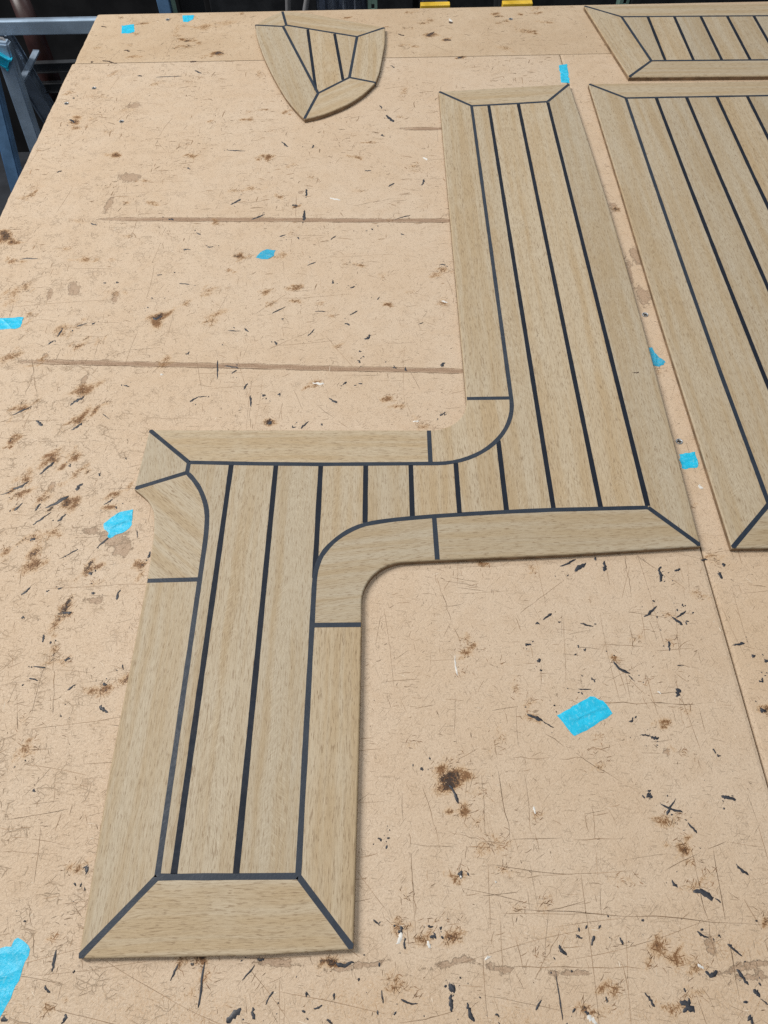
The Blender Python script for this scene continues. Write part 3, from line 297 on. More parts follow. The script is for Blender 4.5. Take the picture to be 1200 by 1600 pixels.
def wear(x, y, board):
    n = fbm(x, y, .05, 3); wx, wy = x+fbm(x, y, .11, 31)*3.2, y+fbm(x, y, .11, 32)*3.2; qx, qy = x+fbm(x, y, .07, 33)*6, y+fbm(x, y, .07, 34)*6; R = np.zeros_like(x); G = np.zeros_like(x); B = np.zeros_like(x)
    rr = random.Random(5)
    for cx, cy, rx, ry, i, b in RUST:
        big = rx > 40; blobs = [(0, 0, rx*(1 if big else .85), ry*(1 if big else .85), 0.0, i, b)]
        rx, ry = max(rx, 4.0), max(ry, 4.0)
        if cx < -180 and 200 < cy < 800 and not big: rx, ry, b = rx*1.3, ry*1.3, b+.2
        lean = .85 if (cx < -180 and 250 < cy < 800) else rr.uniform(-.5, .5)
        if not big:
            for q in range(5):
                t = rr.gauss(0, .8); u = rr.gauss(0, .45); k_ = rr.uniform(.3, .75)
                ox, oy = t*rx*math.cos(lean)-u*ry*math.sin(lean), t*rx*math.sin(lean)+u*ry*math.cos(lean)
                blobs.append((ox, oy, rx*k_*rr.uniform(1.0, 1.9), ry*k_*rr.uniform(.45, .9), lean+rr.gauss(0, .35), i*rr.uniform(.6, 1.1), b*rr.uniform(0, 1.15)))
        for ox, oy, ax_, ay_, an, ii, bb_ in blobs:
            ax_, ay_ = max(ax_, 3.2), max(ay_, 2.6); dx, dy = wx-cx-ox, wy-cy-oy
            m = (np.abs(dx) < 3*max(ax_, ay_)) & (np.abs(dy) < 3*max(ax_, ay_))
            if not m.any(): continue
            dx, dy = dx[m], dy[m]; d = ((dx*math.cos(an)+dy*math.sin(an))/ax_)**2+((dy*math.cos(an)-dx*math.sin(an))/ay_)**2
            R[m] = np.maximum(R[m], ii*np.exp(-d*.9)); B[m] = np.maximum(B[m], bb_*1.05*np.exp(-d*1.8))
    for cx, cy, rx, ry in BARE:
        d = np.sqrt(((qx-cx)/rx)**2+((qy-cy)/ry)**2)+n*.25; G = np.maximum(G, np.clip(1.3-d, 0, 1)*.85)
    if board == 'main':
        for ax, ay, bx, by, hw in GROOVES:
            yy = ay+(by-ay)*(x-ax)/(bx-ax); d = np.abs(y-yy+fbm(x, y*0, .03, 9)*.8)/hw
            inside = np.clip((x-ax)/90+.25+n*.35, 0, 1)*np.clip((bx-x)/8+1, 0, 1)
            G = np.maximum(G, np.clip((1.15-d)*3.5, 0, 1.7)*inside*(.88+.16*fbm(x, y*.2, .045, 12)))
        A = .20+.60*np.clip((-x-90)/260, 0, 1)*np.clip((1000-y)/500, 0, 1)+.55*np.clip((-x-150)/300, 0, 1)+.18*np.clip((250-y)/200, 0, 1)
    elif board == 'far': A = np.full_like(x, .25)
    else: A = np.full_like(x, .35)
    A = np.clip(A*(.8+.35*fbm(x, y, .012, 5)), 0, 1)
    return R, G, B, A
def board(x0, x1, y0, y1, mat, kind, step, ragged_left=False):
    nx, ny = max(2, int(round((x1-x0)/step))+1), max(2, int(round((y1-y0)/step))+1)
    xs, ys = np.linspace(x0, x1, nx), np.linspace(y0, y1, ny); gx, gy = np.meshgrid(xs, ys)
    gz = np.zeros_like(gx)
    ed = np.minimum.reduce([gx-x0, x1-gx, gy-y0, y1-gy]); gz -= np.where(ed < 1e-6, .0006, 0)
    gxx = gx.copy()
    if ragged_left:
        m = (gx-x0) < 1e-6; gxx[m] += (.0014*fbm(gx*1000, gy*1000, .05, 21))[m]; gz[m] -= .0010
        m2 = np.abs((gx-x0)-(xs[1]-xs[0])) < 1e-6; gz[m2] -= .0002
    top = np.stack([gxx, gy, gz], -1).reshape(-1, 3); bot = top.copy()
    idx = np.arange(nx*ny).reshape(ny, nx)
    rim = np.concatenate([idx[0, :], idx[1:, -1], idx[-1, -2::-1], idx[-2:0:-1, 0]])
    bv = top[rim].copy(); bv[:, 2] = -.022; verts = np.concatenate([top, bv])
    q = np.stack([idx[:-1, :-1], idx[:-1, 1:], idx[1:, 1:], idx[1:, :-1]], -1).reshape(-1, 4)
    nr = len(rim); k = np.arange(nr); rb = nx*ny+k
    sides = np.stack([rim, rb, np.roll(rb, -1), np.roll(rim, -1)], -1)
    me = bpy.data.meshes.new('board'); me.from_pydata(verts.tolist(), [], q.tolist()+sides.tolist()+[rb[::-1].tolist()]); me.update()
    R, G, B, A = wear(verts[:, 0]*1000, verts[:, 1]*1000, kind)
    ca = me.color_attributes.new('wear', 'FLOAT_COLOR', 'POINT'); ca.data.foreach_set('color', np.stack([R, G, B, A], -1).astype(np.float32).ravel())
    return onb(link('board', me, mat))
b_main = board(X0, XS-.0009, Y0, YS-.0009, BOARD, 'main', .003, True)
b_right = board(XS+.0009, X1, Y0, YS-.0004, BOARD_R, 'right', .004)
b_far = board(X0+.004, X1, YS+.0007, Y1, BOARD_F, 'far', .004, True)
onb(box('subframe', (X0+.05, X1-.03, Y0+.03, Y1-.03, -.075, -.023), LUMBER))
for lx in (X0+.12, X1-.1):
    for ly in (Y0+.1, Y1-.12): onb(box('leg', (lx-.035, lx+.035, ly-.035, ly+.035, -.85, -.076), LUMBER, None, .003))
def owner(x, y): return b_far if y > YS else (b_right if x > XS else b_main)   # metres
def stick(o, b): o.parent = b; return o

# screws let into the boards
def screw_meshes():
    bm = bmesh.new(); n = 14; prof = [(.0018, -.0009), (.0034, .00022), (.0039, .00012), (.0040, -.0006)]; rings = []
    for r, z in prof: rings.append([bm.verts.new((r*math.cos(6.2832*k/n), r*math.sin(6.2832*k/n), z)) for k in range(n)])
    for a, b in zip(rings, rings[1:]):
        for k in range(n): bm.faces.new((a[k], b[k], b[(k+1) % n], a[(k+1) % n]))
    bm.faces.new(rings[0]); h = mesh_of(bm, 'screw')
    bm = bmesh.new(); box_bm(bm, -.0026, .0026, -.0005, .0005, -.0008, .00028); box_bm(bm, -.0005, .0005, -.0026, -.00051, -.0008, .00027); box_bm(bm, -.0005, .0005, .00051, .0026, -.0008, .00027)
    r = mesh_of(bm, 'cross_recess'); h.materials.append(STEEL); r.materials.append(DARKHOLE); return h, r
SH, SR = screw_meshes()
for i, (x, y) in enumerate(SCREWS):
    if i in (6, 8, 9, 10, 11): continue
    x, y = x/1000, y/1000; s = link('screw', SH, None, owner(x, y)); s.location = (x, y, .0007); s.rotation_euler = (0, 0, random.uniform(0, 1.5))
    r = link('cross_recess', SR, None, s)

# smears of dried sealant: small domed dabs with ragged outlines
def dab(ax, ay, bx, by, w, lift=.0011):
    a, b = Vector((ax, ay)), Vector((bx, by)); d = b-a; L = max(d.length, w*.5); d = d.normalized() if d.length > 1e-6 else Vector((1, 0)); s = Vector((-d.y, d.x))
    n = 8; fat = random.uniform(.2, .8); bm = bmesh.new(); up, lo, mid = [], [], []; wv = random.gauss(0, .18)*w
    for i in range(n+1):
        t = i/n; env = (.42 if i in (0, n) else 1)*(1-.75*abs(t-fat)); c = a+d*(L*t+random.gauss(0, .02)*L)+s*(random.gauss(0, .09)*w+wv*math.sin(t*4))
        hu, hl = w*.5*env*random.choice((.6, .85, 1.0, 1.15)), w*.5*env*random.choice((.6, .85, 1.0, 1.15))
        up.append(bm.verts.new((*(c+s*hu), .00002))); lo.append(bm.verts.new((*(c-s*hl), .00002))); mid.append(bm.verts.new((*(c+s*random.gauss(0, .06)*w), lift*random.uniform(.5, 1.1)*max(.3, env))))
    for i in range(n):
        bm.faces.new((up[i], mid[i], mid[i+1], up[i+1])); bm.faces.new((mid[i], lo[i], lo[i+1], mid[i+1]))
    bm.faces.new((up[0], lo[0], mid[0])); bm.faces.new((up[-1], mid[-1], lo[-1]))
    bmesh.ops.recalc_face_normals(bm, faces=bm.faces)
    if bm.faces[0].normal.z < 0: bmesh.ops.reverse_faces(bm, faces=bm.faces)
    return bm
for i, (ax, ay, bx, by, w) in enumerate(SMEARS):
    v = [q/1000 for q in (ax, ay, bx, by, w*1.35)]
    L = math.hypot(v[2]-v[0], v[3]-v[1])
    if v[1] > 1.58 or max(L, v[4]) > .25: continue
    stick(link('sealant_smear', mesh_of(dab(*v), 'sealant_smear', True), SEAL if v[1] < 1.0 or (random.random() < .9 and v[1] < 1.4) else SEALB), owner(v[0], v[1]))
def specks(brd, items):
    vs, fs = [], []
    for x, y, r in items:
        b0 = len(vs); k = random.randint(5, 7); st_ = random.uniform(1, 2.2); an = random.uniform(0, 3.14)
        for i in range(k):
            t = 6.2832*i/k; px, py = r*st_*math.cos(t)*random.uniform(.7, 1.2), r*math.sin(t)*random.uniform(.7, 1.2)
            vs.append((x+px*math.cos(an)-py*math.sin(an), y+px*math.sin(an)+py*math.cos(an), .00003))
        vs.append((x, y, r*.5)); fs += [(b0+i, b0+(i+1) % k, b0+k) for i in range(k)]
    me = bpy.data.meshes.new('sealant_specks'); me.from_pydata(vs, [], fs); me.update(); stick(link('sealant_specks', me, SEAL, None, 'stuff'), brd)
near_specks = {}
for ax, ay, bx, by, w in SMEARS:
    if ay > 1560: continue
    for _ in range(random.choice((0, 1, 2, 4))):
        t = random.uniform(-.4, 1.4); x, y = (ax+(bx-ax)*t+random.gauss(0, 6))/1000, (ay+(by-ay)*t+random.gauss(0, 6))/1000
        near_specks.setdefault(owner(x, y), []).append((x, y, random.choice((.0003, .0004, .0006, .0009))))
for brd_, it_ in near_specks.items(): specks(brd_, [q for q in it_ if abs(q[0]-XS) > .004 and abs(q[1]-YS) > .004 and q[1] < Y1-.004 and q[0] > X0+.006])
for ax, ay, bx, by, w in CHIPS:
    v = [q/1000 for q in (ax, ay, bx, by, w)]; stick(link('filler_chip', mesh_of(dab(*v, .0009), 'filler_chip', True), CHIP), owner(v[0], v[1]))

# fine scratches, knife cuts and stain fibres as thin ribbons
class Ribbons:
    def __init__(s): s.v = []; s.f = []
    def add(s, pts, w):
        n = len(pts); b = len(s.v); z = random.uniform(.00004, .00016)
        for i, q in enumerate(pts):
            p0, p1 = pts[max(i-1, 0)], pts[min(i+1, n-1)]; dx, dy = p1[0]-p0[0], p1[1]-p0[1]; l = math.hypot(dx, dy) or 1
            ww = w*(.25 if i in (0, n-1) else random.uniform(.55, 1.2))*.5; s.v += [(q[0]-dy/l*ww, q[1]+dx/l*ww, z), (q[0]+dy/l*ww, q[1]-dx/l*ww, z)]
        for i in range(n-1): s.f.append((b+2*i, b+2*i+1, b+2*i+3, b+2*i+2))
    def build(s, name, mat, par):
        me = bpy.data.meshes.new(name); me.from_pydata(s.v, [], s.f); me.update(); return stick(link(name, me, mat, None, 'stuff'), par)
def wander(x, y, a, L, n, bend):
    pts = [(x, y)]; k = random.gauss(0, bend)
    for i in range(n):
        a += k/n+random.gauss(0, bend*.5); x += math.cos(a)*L/n; y += math.sin(a)*L/n; pts.append((x, y))
    return pts
def inb(pts, b):
    x0, x1, y0, y1 = b; return all(x0 < q[0] < x1 and y0 < q[1] < y1 for q in pts)
EXT = {b_main: (X0+.004, XS-.003, -.20, YS-.003), b_right: (XS+.003, .72, -.20, YS-.003), b_far: (X0+.008, .5, YS+.004, Y1-.004)}
for brd, bb in EXT.items():
    D, Mi, Pa, H = Ribbons(), Ribbons(), Ribbons(), Ribbons(); ar = (bb[1]-bb[0])*(bb[3]-bb[2])
    ph = [random.uniform(0, 6.28) for _ in range(6)]
    def patchy(x, y): return max(.06, min(1, .42+.5*(math.sin(x*31+ph[0]+2*math.sin(y*17+ph[1]))+math.sin(y*27+ph[2]+2*math.sin(x*23+ph[3])))/1.4+.22*math.sin(x*90+y*70+ph[4])))
    def scat(rb, dens, Lr, wr, bend, axis, weight=None):
        for _ in range(int(ar*dens)):
            x, y = random.uniform(bb[0], bb[1]), random.uniform(bb[2], bb[3])
            if random.random() > patchy(x, y) or (weight and random.random() > weight(x, y)): continue
            r = random.random(); a = random.gauss(0, .12) if r < axis else (math.pi/2+random.gauss(0, .12) if r < axis*1.8 else random.uniform(0, math.pi))
            L = random.uniform(*Lr)*random.uniform(.4, 1); pts = wander(x, y, a, L, 3+int(L/.012), bend)
            if inb(pts, bb): rb.add(pts, random.uniform(*wr))
    near = lambda x, y: max(.15, min(1, (1.0-y)/.8))
    left = lambda x, y: max(.10, min(1, (-x+.05)/.3))
    scat(D, 560, (.012, .07), (.00018, .00036), .08, .42, near)
    scat(D, 2600, (.0015, .007), (.0003, .0006), .3, .35)
    scat(Mi, 3000, (.004, .022), (.00025, .0005), .22, .42)
    scat(D, 6500, (.002, .008), (.0002, .00045), .22, .35, left)
    scat(Mi, 800, (.03, .14), (.00022, .0004), .05, .45, near)
    scat(Pa, 350, (.003, .012), (.0003, .0006), .3, .3)
    if brd is b_far: scat(D, 900, (.004, .02), (.0006, .0014), .4, .7)
    if brd is b_main:
        scat(D, 1100, (.004, .016), (.0005, .0011), .35, .6, lambda x, y: max(0, min(1, (y-.75)/.35)))
        scat(Mi, 1500, (.006, .026), (.0008, .0018), .2, .65, lambda x, y: max(0, min(1, (y-.75)/.35)))
    for ax, ay, bx, by in SCRATCH:
        if owner(ax/1000, ay/1000) is not brd: continue
        n = 9; pts = [((ax+(bx-ax)*i/n)/1000+random.gauss(0, .0005), (ay+(by-ay)*i/n)/1000+random.gauss(0, .0005)) for i in range(n+1)]
        
        q0 = 0
        while q0 < n and inb(pts, bb):
            q1 = min(n, q0+random.randint(2, 5)); (D if random.random() < .6 else Mi).add(pts[q0:q1+1], random.uniform(.0003, .0006)); q0 = q1+(1 if random.random() < .35 else 0)
    if brd is b_main:
        for ax, ay, bx, by, hw in GROOVES:
            for sd in (-1, 1, 1):
                x = ax+random.uniform(20, 60)
                while x < bx-8:
                    L = random.uniform(12, 60); L = min(L, bx-4-x); yy = lambda q: ay+(by-ay)*(q-ax)/(bx-ax)-sd*hw*1.05+random.gauss(0, .35)
                    (D if sd > 0 else Mi).add([((x+L*i/5)/1000, yy(x+L*i/5)/1000) for i in range(6)], random.uniform(.0004, .0010)); x += L+random.uniform(2, 22)
    for cx, cy, rx, ry, it, bu in RUST:
        if owner(cx/1000, cy/1000) is not brd: continue
        rx, ry = max(rx, 4)/1000, max(ry, 4)/1000
        if rx > .04: continue
        for _ in range(int(8+it*34*min(2.2, rx*ry/.00012))):
            x, y = cx/1000+random.gauss(0, .62)*rx, cy/1000+random.gauss(0, .62)*ry
            pts = wander(x, y, random.gauss(.15, .7) if random.random() < .7 else random.uniform(0, 3.14), random.uniform(.0015, .006), 3, .3)
            if inb(pts, bb): H.add(pts, random.uniform(.00025, .0005))
    D.build('knife_cuts', SCR_D, brd); Mi.build('scratches', SCR_M, brd); Pa.build('scuffs', SCR_P, brd); H.build('stain_fibres', HAIR, brd)

# ------------------------------------------------------------------ teak deck panels
T, EDGE = .0070, .0017
def offset_poly(poly, flags, d):
    """move the flagged edges (i -> i+1) of a counter-clockwise outline inwards by d"""
    n = len(poly); out = []
    for i in range(n):
        p0, p1, p2 = poly[i-1], poly[i], poly[(i+1) % n]
        e1, e2 = (p1[0]-p0[0], p1[1]-p0[1]), (p2[0]-p1[0], p2[1]-p1[1])
        l1, l2 = math.hypot(*e1) or 1, math.hypot(*e2) or 1; n1, n2 = (-e1[1]/l1, e1[0]/l1), (-e2[1]/l2, e2[0]/l2)
        d1, d2 = d*flags[i-1], d*flags[i]; det = n1[0]*n2[1]-n1[1]*n2[0]
        if abs(det) < .25:
            m = max(d1, d2); nx, ny = n1[0]+n2[0], n1[1]+n2[1]; l = math.hypot(nx, ny) or 1; out.append((p1[0]+nx/l*m, p1[1]+ny/l*m))
        else: out.append((p1[0]+(d1*n2[1]-d2*n1[1])/det, p1[1]+(n1[0]*d2-n2[0]*d1)/det))
    return out
def plank(parent, pts, outer, grain, mat):
    """pts in mm; outer = predicate saying whether edge (a,b) lies on the rim of the panel; grain = angle of the grain"""
    P = [(x/1000, y/1000) for x, y in pts]; Q = []
    for q in P:
        if not Q or math.hypot(q[0]-Q[-1][0], q[1]-Q[-1][1]) > .0004: Q.append(q)
    if math.hypot(Q[0][0]-Q[-1][0], Q[0][1]-Q[-1][1]) < .0004: Q.pop()
    A = sum(Q[i-1][0]*Q[i][1]-Q[i][0]*Q[i-1][1] for i in range(len(Q)))
    if A < 0: Q.reverse()
    n = len(Q); fl = [1 if outer(((Q[i][0]*1000, Q[i][1]*1000)), (Q[(i+1) % n][0]*1000, Q[(i+1) % n][1]*1000)) else 0 for i in range(n)]
    bm = bmesh.new(); rings = []
    for d, z in ((0.0004, .0), (0, .0006), (0, T-EDGE), (EDGE*.13, T-EDGE*.5), (EDGE*.5, T-EDGE*.13), (EDGE, T)):
        rings.append([bm.verts.new((x, y, z)) for x, y in offset_poly(Q, fl, d)])
    for j, (a, b) in enumerate(zip(rings, rings[1:])):
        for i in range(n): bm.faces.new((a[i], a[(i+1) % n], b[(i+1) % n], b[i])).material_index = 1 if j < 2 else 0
    ft = bm.faces.new(rings[-1]); fb = bm.faces.new(rings[0][::-1])
    ft.normal_update(); fb.normal_update(); ar0 = ft.calc_area(); tri = bmesh.ops.triangulate(bm, faces=[ft, fb], ngon_method='EAR_CLIP')['faces']
    ar1 = sum(f.calc_area() for f in tri)
    if abs(ar1-2*ar0) > 2e-4: print('PLANK AREA', ar0, ar1, pts[:3])
    uvl = bm.loops.layers.uv.new('grain'); ca, sa = math.cos(grain), math.sin(grain)
    cs = [(-x*sa+y*ca) for x, y in Q]; mid = (min(cs)+max(cs))/2
    for f in bm.faces:
        for l in f.loops:
            x, y, z = l.vert.co; l[uvl].uv = ((x*ca+y*sa)*1000, (-x*sa+y*ca-mid)*1000 + (T-z)*600)
    o = link('plank', mesh_of(bm, 'plank'), mat, parent); o.data.materials.append(SAWN_SHADE); return o
SEAMZ = [0]
def seam(parent, pts, w, mat, tip0=False, tip1=False):
    P = [Vector((x/1000, y/1000)) for x, y in pts]; h = w/2000
    if mat is CAULK_P: P[0] = P[0]+(P[1]-P[0]).normalized()*.0021; P[-1] = P[-1]+(P[-2]-P[-1]).normalized()*.0021
    SEAMZ[0] = (SEAMZ[0]+1) % 7; zt = T+.00006+SEAMZ[0]*.000012; bm = bmesh.new(); n = len(P)
    # finer run with a slightly hand-sanded edge
    R = [P[0]]
    for a, b in zip(P, P[1:]):
        m = max(1, int((b-a).length/.018)); R += [a+(b-a)*(i/m) for i in range(1, m+1)]
    P = R; n = len(P); L, Rr = [], []
    for i, q in enumerate(P):
        d = (P[min(i+1, n-1)]-P[max(i-1, 0)]).normalized(); s = Vector((-d.y, d.x)); c = q.copy()
        if i == 0 and tip0: c = q+d*h
        if i == n-1 and tip1: c = q-d*h
        j = h*(1+random.gauss(0, .038)); L.append(c+s*j); Rr.append(c-s*j)
    tp = [[bm.verts.new((q.x, q.y, z)) for q in S] for S, z in ((L, zt), (Rr, zt), (L, .0008), (Rr, .0008))]
    for i in range(n-1):
        bm.faces.new((tp[1][i], tp[1][i+1], tp[0][i+1], tp[0][i])); bm.faces.new((tp[0][i], tp[0][i+1], tp[2][i+1], tp[2][i])); bm.faces.new((tp[3][i], tp[3][i+1], tp[1][i+1], tp[1][i]))
    for e, tip, q in ((0, tip0, P[0]+(P[1]-P[0]).normalized()*.0006), (n-1, tip1, P[-1]-(P[-1]-P[-2]).normalized()*.0006)):
        if tip:
            t, u = bm.verts.new((q.x, q.y, zt)), bm.verts.new((q.x, q.y, .0008))
            bm.faces.new((tp[0][e], tp[1][e], t)); bm.faces.new((tp[0][e], t, u, tp[2][e])); bm.faces.new((t, tp[1][e], tp[3][e], u))
        else: bm.faces.new((tp[0][e], tp[1][e], tp[3][e], tp[2][e]))
    bmesh.ops.recalc_face_normals(bm, faces=bm.faces)
    if max(bm.faces, key=lambda f: f.calc_center_median().z*1000+abs(f.normal.z)).normal.z < 0: bmesh.ops.reverse_faces(bm, faces=bm.faces)
    return link('caulk_seam', mesh_of(bm, 'caulk_seam'), mat, parent)
def spline(pts, m=4):
    P = [Vector(q) for q in pts]; out = []
    for i in range(len(P)-1):
        a, b, c, d = P[max(i-1, 0)], P[i], P[i+1], P[min(i+2, len(P)-1)]
        for k in range(m):
            t = k/m; out.append(tuple(.5*((2*b)+(c-a)*t+(2*a-5*b+4*c-d)*t*t+(3*b-a-3*c+d)*t**3)))
    return out+[tuple(P[-1])]
def arc(cx, cy, r, a0, a1, n=12): return [(cx+r*math.cos(math.radians(a0+(a1-a0)*i/n)), cy+r*math.sin(math.radians(a0+(a1-a0)*i/n))) for i in range(n+1)]
def xsub(line, xa, xb):
    """the part of a polyline (running in x) between xa and xb, ends interpolated, in the order xa -> xb"""
    L = sorted(line); f = lambda x: next((a[1]+(b[1]-a[1])*(x-a[0])/(b[0]-a[0]) for a, b in zip(L, L[1:]) if a[0] <= x <= b[0] and b[0] > a[0]), L[0][1] if x < L[0][0] else L[-1][1])
    lo, hi = min(xa, xb), max(xa, xb); r = [(lo, f(lo))]+[q for q in L if lo+.3 < q[0] < hi-.3]+[(hi, f(hi))]
    return r if xa < xb else r[::-1]
def rim_test(loop):
    """edges whose two ends both lie on the outline of the panel"""
    segs = list(zip(loop, loop[1:]+loop[:1]))
    def near(p):
        best = 1e9
        for a, b in segs:
            dx, dy = b[0]-a[0], b[1]-a[1]; l2 = dx*dx+dy*dy or 1; t = max(0, min(1, ((p[0]-a[0])*dx+(p[1]-a[1])*dy)/l2))
            best = min(best, math.hypot(p[0]-a[0]-t*dx, p[1]-a[1]-t*dy))
        return best
    return lambda a, b: near(a) < .5 and near(b) < .5 and near(((a[0]+b[0])/2, (a[1]+b[1])/2)) < .5
H90 = math.pi/2

# --- the large stepped panel
pn = tag(empty('teak_deck_panel'), 'large Z-shaped teak deck panel with curved inner corners in the middle', 'deck panel', 'caulked teak deck panels')
xn = [-178+50*i for i in range(10)]
o_arcU = [(44, 516)]+arc(46, 560, 44, -90, 0)[1:]                       # outer upper inside corner
o_hor = [(-279, 522), (-120, 519), (44, 516)]
o_right = spline([(316, 359), (321, 580), (323.5, 819), (322, 1060), (317, 1282)], 3)
o_low = [(316, 359), (180, 351), (46, 346), (14, 344.5)]
o_arcL = arc(14, 300, 44.5, 90, 180)
o_legR = [(-30.5, 300), (-30, 276), (-30.5, 190), (-33, 10)]
o_bot = [(-33, 10), (-107, 6.5), (-242, 5)]
o_left = [(-242, 5), (-246.5, 145), (-247, 326)]
o_bite = spline([(-247, 326), (-249, 372), (-252, 397), (-255, 409), (-261, 420), (-268, 428), (-281, 439)], 3)
loop = o_hor+o_arcU[1:]+[(90, 1265), (317, 1282)]+o_right[::-1][1:]+o_low[1:]+o_arcL[1:]+o_legR[1:]+o_bot[1:]+o_left[1:]+o_bite[1:]
RT = rim_test(loop)
i_top = [(143, 1216), (170, 1217.5), (222, 1221), (272, 1225)]
i_arcU = arc(51, 560, 92, 0, -90, 16)                                   # (143,560) -> (51,468)
i_hor = [(51, 468), (-79, 469), (-151, 471), (-226, 474)]
i_low = [(272, 406.5), (170, 405), (128, 403.5), (82, 401.2), (45, 398.8)]
i_arcL = spline([(45, 398.8), (21, 396.8), (-3, 394.2), (-28, 389.5), (-46, 381), (-61, 368.5), (-72, 353), (-77, 336), (-78, 317)], 3)
i_left = spline([(-226, 460), (-218, 451), (-209, 438), (-201.5, 422), (-197.3, 408), (-195.2, 393), (-194, 371), (-193.8, 348), (-193.6, 327)], 3)
i_leftlow = [(-193.6, 327), (-192, 144), (-191, 60)]
upper = i_hor[::-1]+i_arcU[::-1][1:]                                    # left -> right, up to (143,560)
lower = i_low[::-1]; lowcurve = i_arcL[::-1][:-1]+lower                  # (-78,317) -> (272,406)
pk = lambda pts, g, fig=False: plank(pn, pts, RT, g, TEAKF if fig else TEAK)
pk([(90, 1265), (317, 1282)]+i_top[::-1], .06)
pk([(90, 1265)]+[(143, 1216), (143, 563)]+[(90, 563)], H90)
pk([(90, 563), (143, 563)]+i_arcU+[(44, 468.05), (44, 516)]+o_arcU[1:], H90+.05)
pk(o_hor+[(44, 468.05)]+i_hor[1:], -.015)
pk([(-279, 522), (-226, 474), (-226, 460), (-281, 439)], H90+.2)
pk([(-281, 439)]+i_left+[(-247, 326)]+o_bite[1:-1], -.72)
pk(o_left+i_leftlow, H90)
pk([(-242, 5), (-191, 60), (-78, 60), (-33, 10), (-107, 6.5)], .02)
pk([(-33, 10), (-78, 60), (-78, 276), (-30, 276), (-30.5, 190)], H90)
pk([(-30, 276), (-78, 276)]+i_arcL[::-1]+[(46, 346)]+[(14, 344.5)]+o_arcL[1:]+[(-30.5, 300)], .12)
pk([(46, 346)]+i_low[::-1]+[(316, 359), (180, 351)], .03)
pk([(317, 1282), (272, 1225), (272, 406.5)]+o_right, H90, True)
pk(xsub(upper, -226, -178)+[(-178, 60)]+i_leftlow[::-1]+i_left[::-1], H90, True)
pk(xsub(upper, -178, -128)+[(-128, 60), (-178, 60)], H90, True)
pk(xsub(upper, -128, -78)+[(-78, 60), (-128, 60)], H90, True)
for a in (-78, -28, 22, 72): pk(xsub(upper, a, a+50)+xsub(lowcurve, a+50, a), H90, a == -78)
pk(xsub(upper, 122, 142.6)+[(143, 560), (143, 1216)]+xsub(i_top, 143, 172)+xsub(lower, 172, 122), H90, True)
for a in (172, 222): pk(xsub(i_top, a, a+50)+xsub(lower, a+50, a), H90, True)
yat = lambda line, x: xsub(line, x, x+.01)[0][1]
WB, WP = 5.0, 5.4
sp = lambda pts: seam(pn, pts, WP, CAULK_P); sb = lambda pts, a=False, b=False: seam(pn, pts, WB, CAULK_B, a, b)
sp([(-178, yat(upper, -178)), (-178, 60)]); sp([(-128, yat(upper, -128)), (-128, 60)]); sp([(-78, yat(upper, -78)), (-78, 325)])
for x in (-28, 22, 72, 122): sp([(x, yat(upper, x)), (x, yat(lowcurve, x))])
for x in (172, 222, 272): sp([(x, yat(i_top, x)), (x, yat(lower, x))])
sb(i_top); sb([(143, 1216)]+i_arcU+i_hor[1:]); sb(i_low+i_arcL[1:]+[(-78, 60)]); sb([(-226, 474), (-226, 460)]+i_left[1:]+i_leftlow[1:]); sb([(-191, 60), (-78, 60)])
sb([(90, 1265), (143, 1216)], True); sb([(317, 1282), (272, 1225)], True); sb([(316, 359), (272, 406.5)], True); sb([(-279, 522), (-226, 474)], True)
sb([(-281, 439), (-226, 460)], True); sb([(-242, 5), (-191, 60)], True); sb([(-33, 10), (-78, 60)], True)
sb([(90.8, 563), (143, 563)]); sb([(44, 515.2), (44, 468)]); sb([(46, 346.8), (45, 398.8)]); sb([(-30.8, 276), (-78, 276)]); sb([(-246.2, 326), (-193.6, 327)])

bmk = dab(.2935, .6005, .3015, .6012, .0022, .0003); o = link('knot', mesh_of(bmk, 'knot', True), SEALB, pn); o.location.z = T+.00002
# --- rectangular panel at the right
pn = tag(empty('teak_deck_panel'), 'rectangular teak deck panel with long slanting planks cut off by the right edge', 'deck panel', 'caulked teak deck panels')
oL = [(347, 356), (346.5, 700), (349, 1000), (350, 1281)]
loop = [(347, 356), (812, 356), (822, 1279), (350, 1281)]+oL[::-1][1:-1]; RT = rim_test(loop)
iT = lambda x: 1232-(x-405)*.002
iB = 409
xt = [405+51*k for k in range(8)]; xb = [400+50.2*k for k in range(8)]; xm = [398.5+50.6*k for k in range(8)]
ln = lambda k: [(xb[k], iB), (xm[k], 600), (xm[k]+1.2, 800), (xm[k]+3.2, 1000), (xt[k], iT(xt[k]))]
pk([(350, 1281), (822, 1279), (xt[7], iT(xt[7])), (405, 1232)], -.003)
pk(oL+ln(0)[::-1], H90, True)
pk([(347, 356), (400, iB), (xb[7], iB), (812, 356)], 0)
pk([(812, 356)]+ln(7)+[(822, 1279)], H90)
for k in range(7): pk(ln(k)+ln(k+1)[::-1], H90, True)
sb(ln(0)); sb(ln(7)); sb([(405, 1232), (xt[7], iT(xt[7]))]); sb([(400, iB), (xb[7], iB)])
for k in range(1, 7): sp(ln(k))
sb([(350, 1281), (405, 1232)], True); sb([(347, 356), (400, iB)], True); sb([(822, 1279), (xt[7], iT(xt[7]))], True); sb([(812, 356), (xb[7], iB)], True)

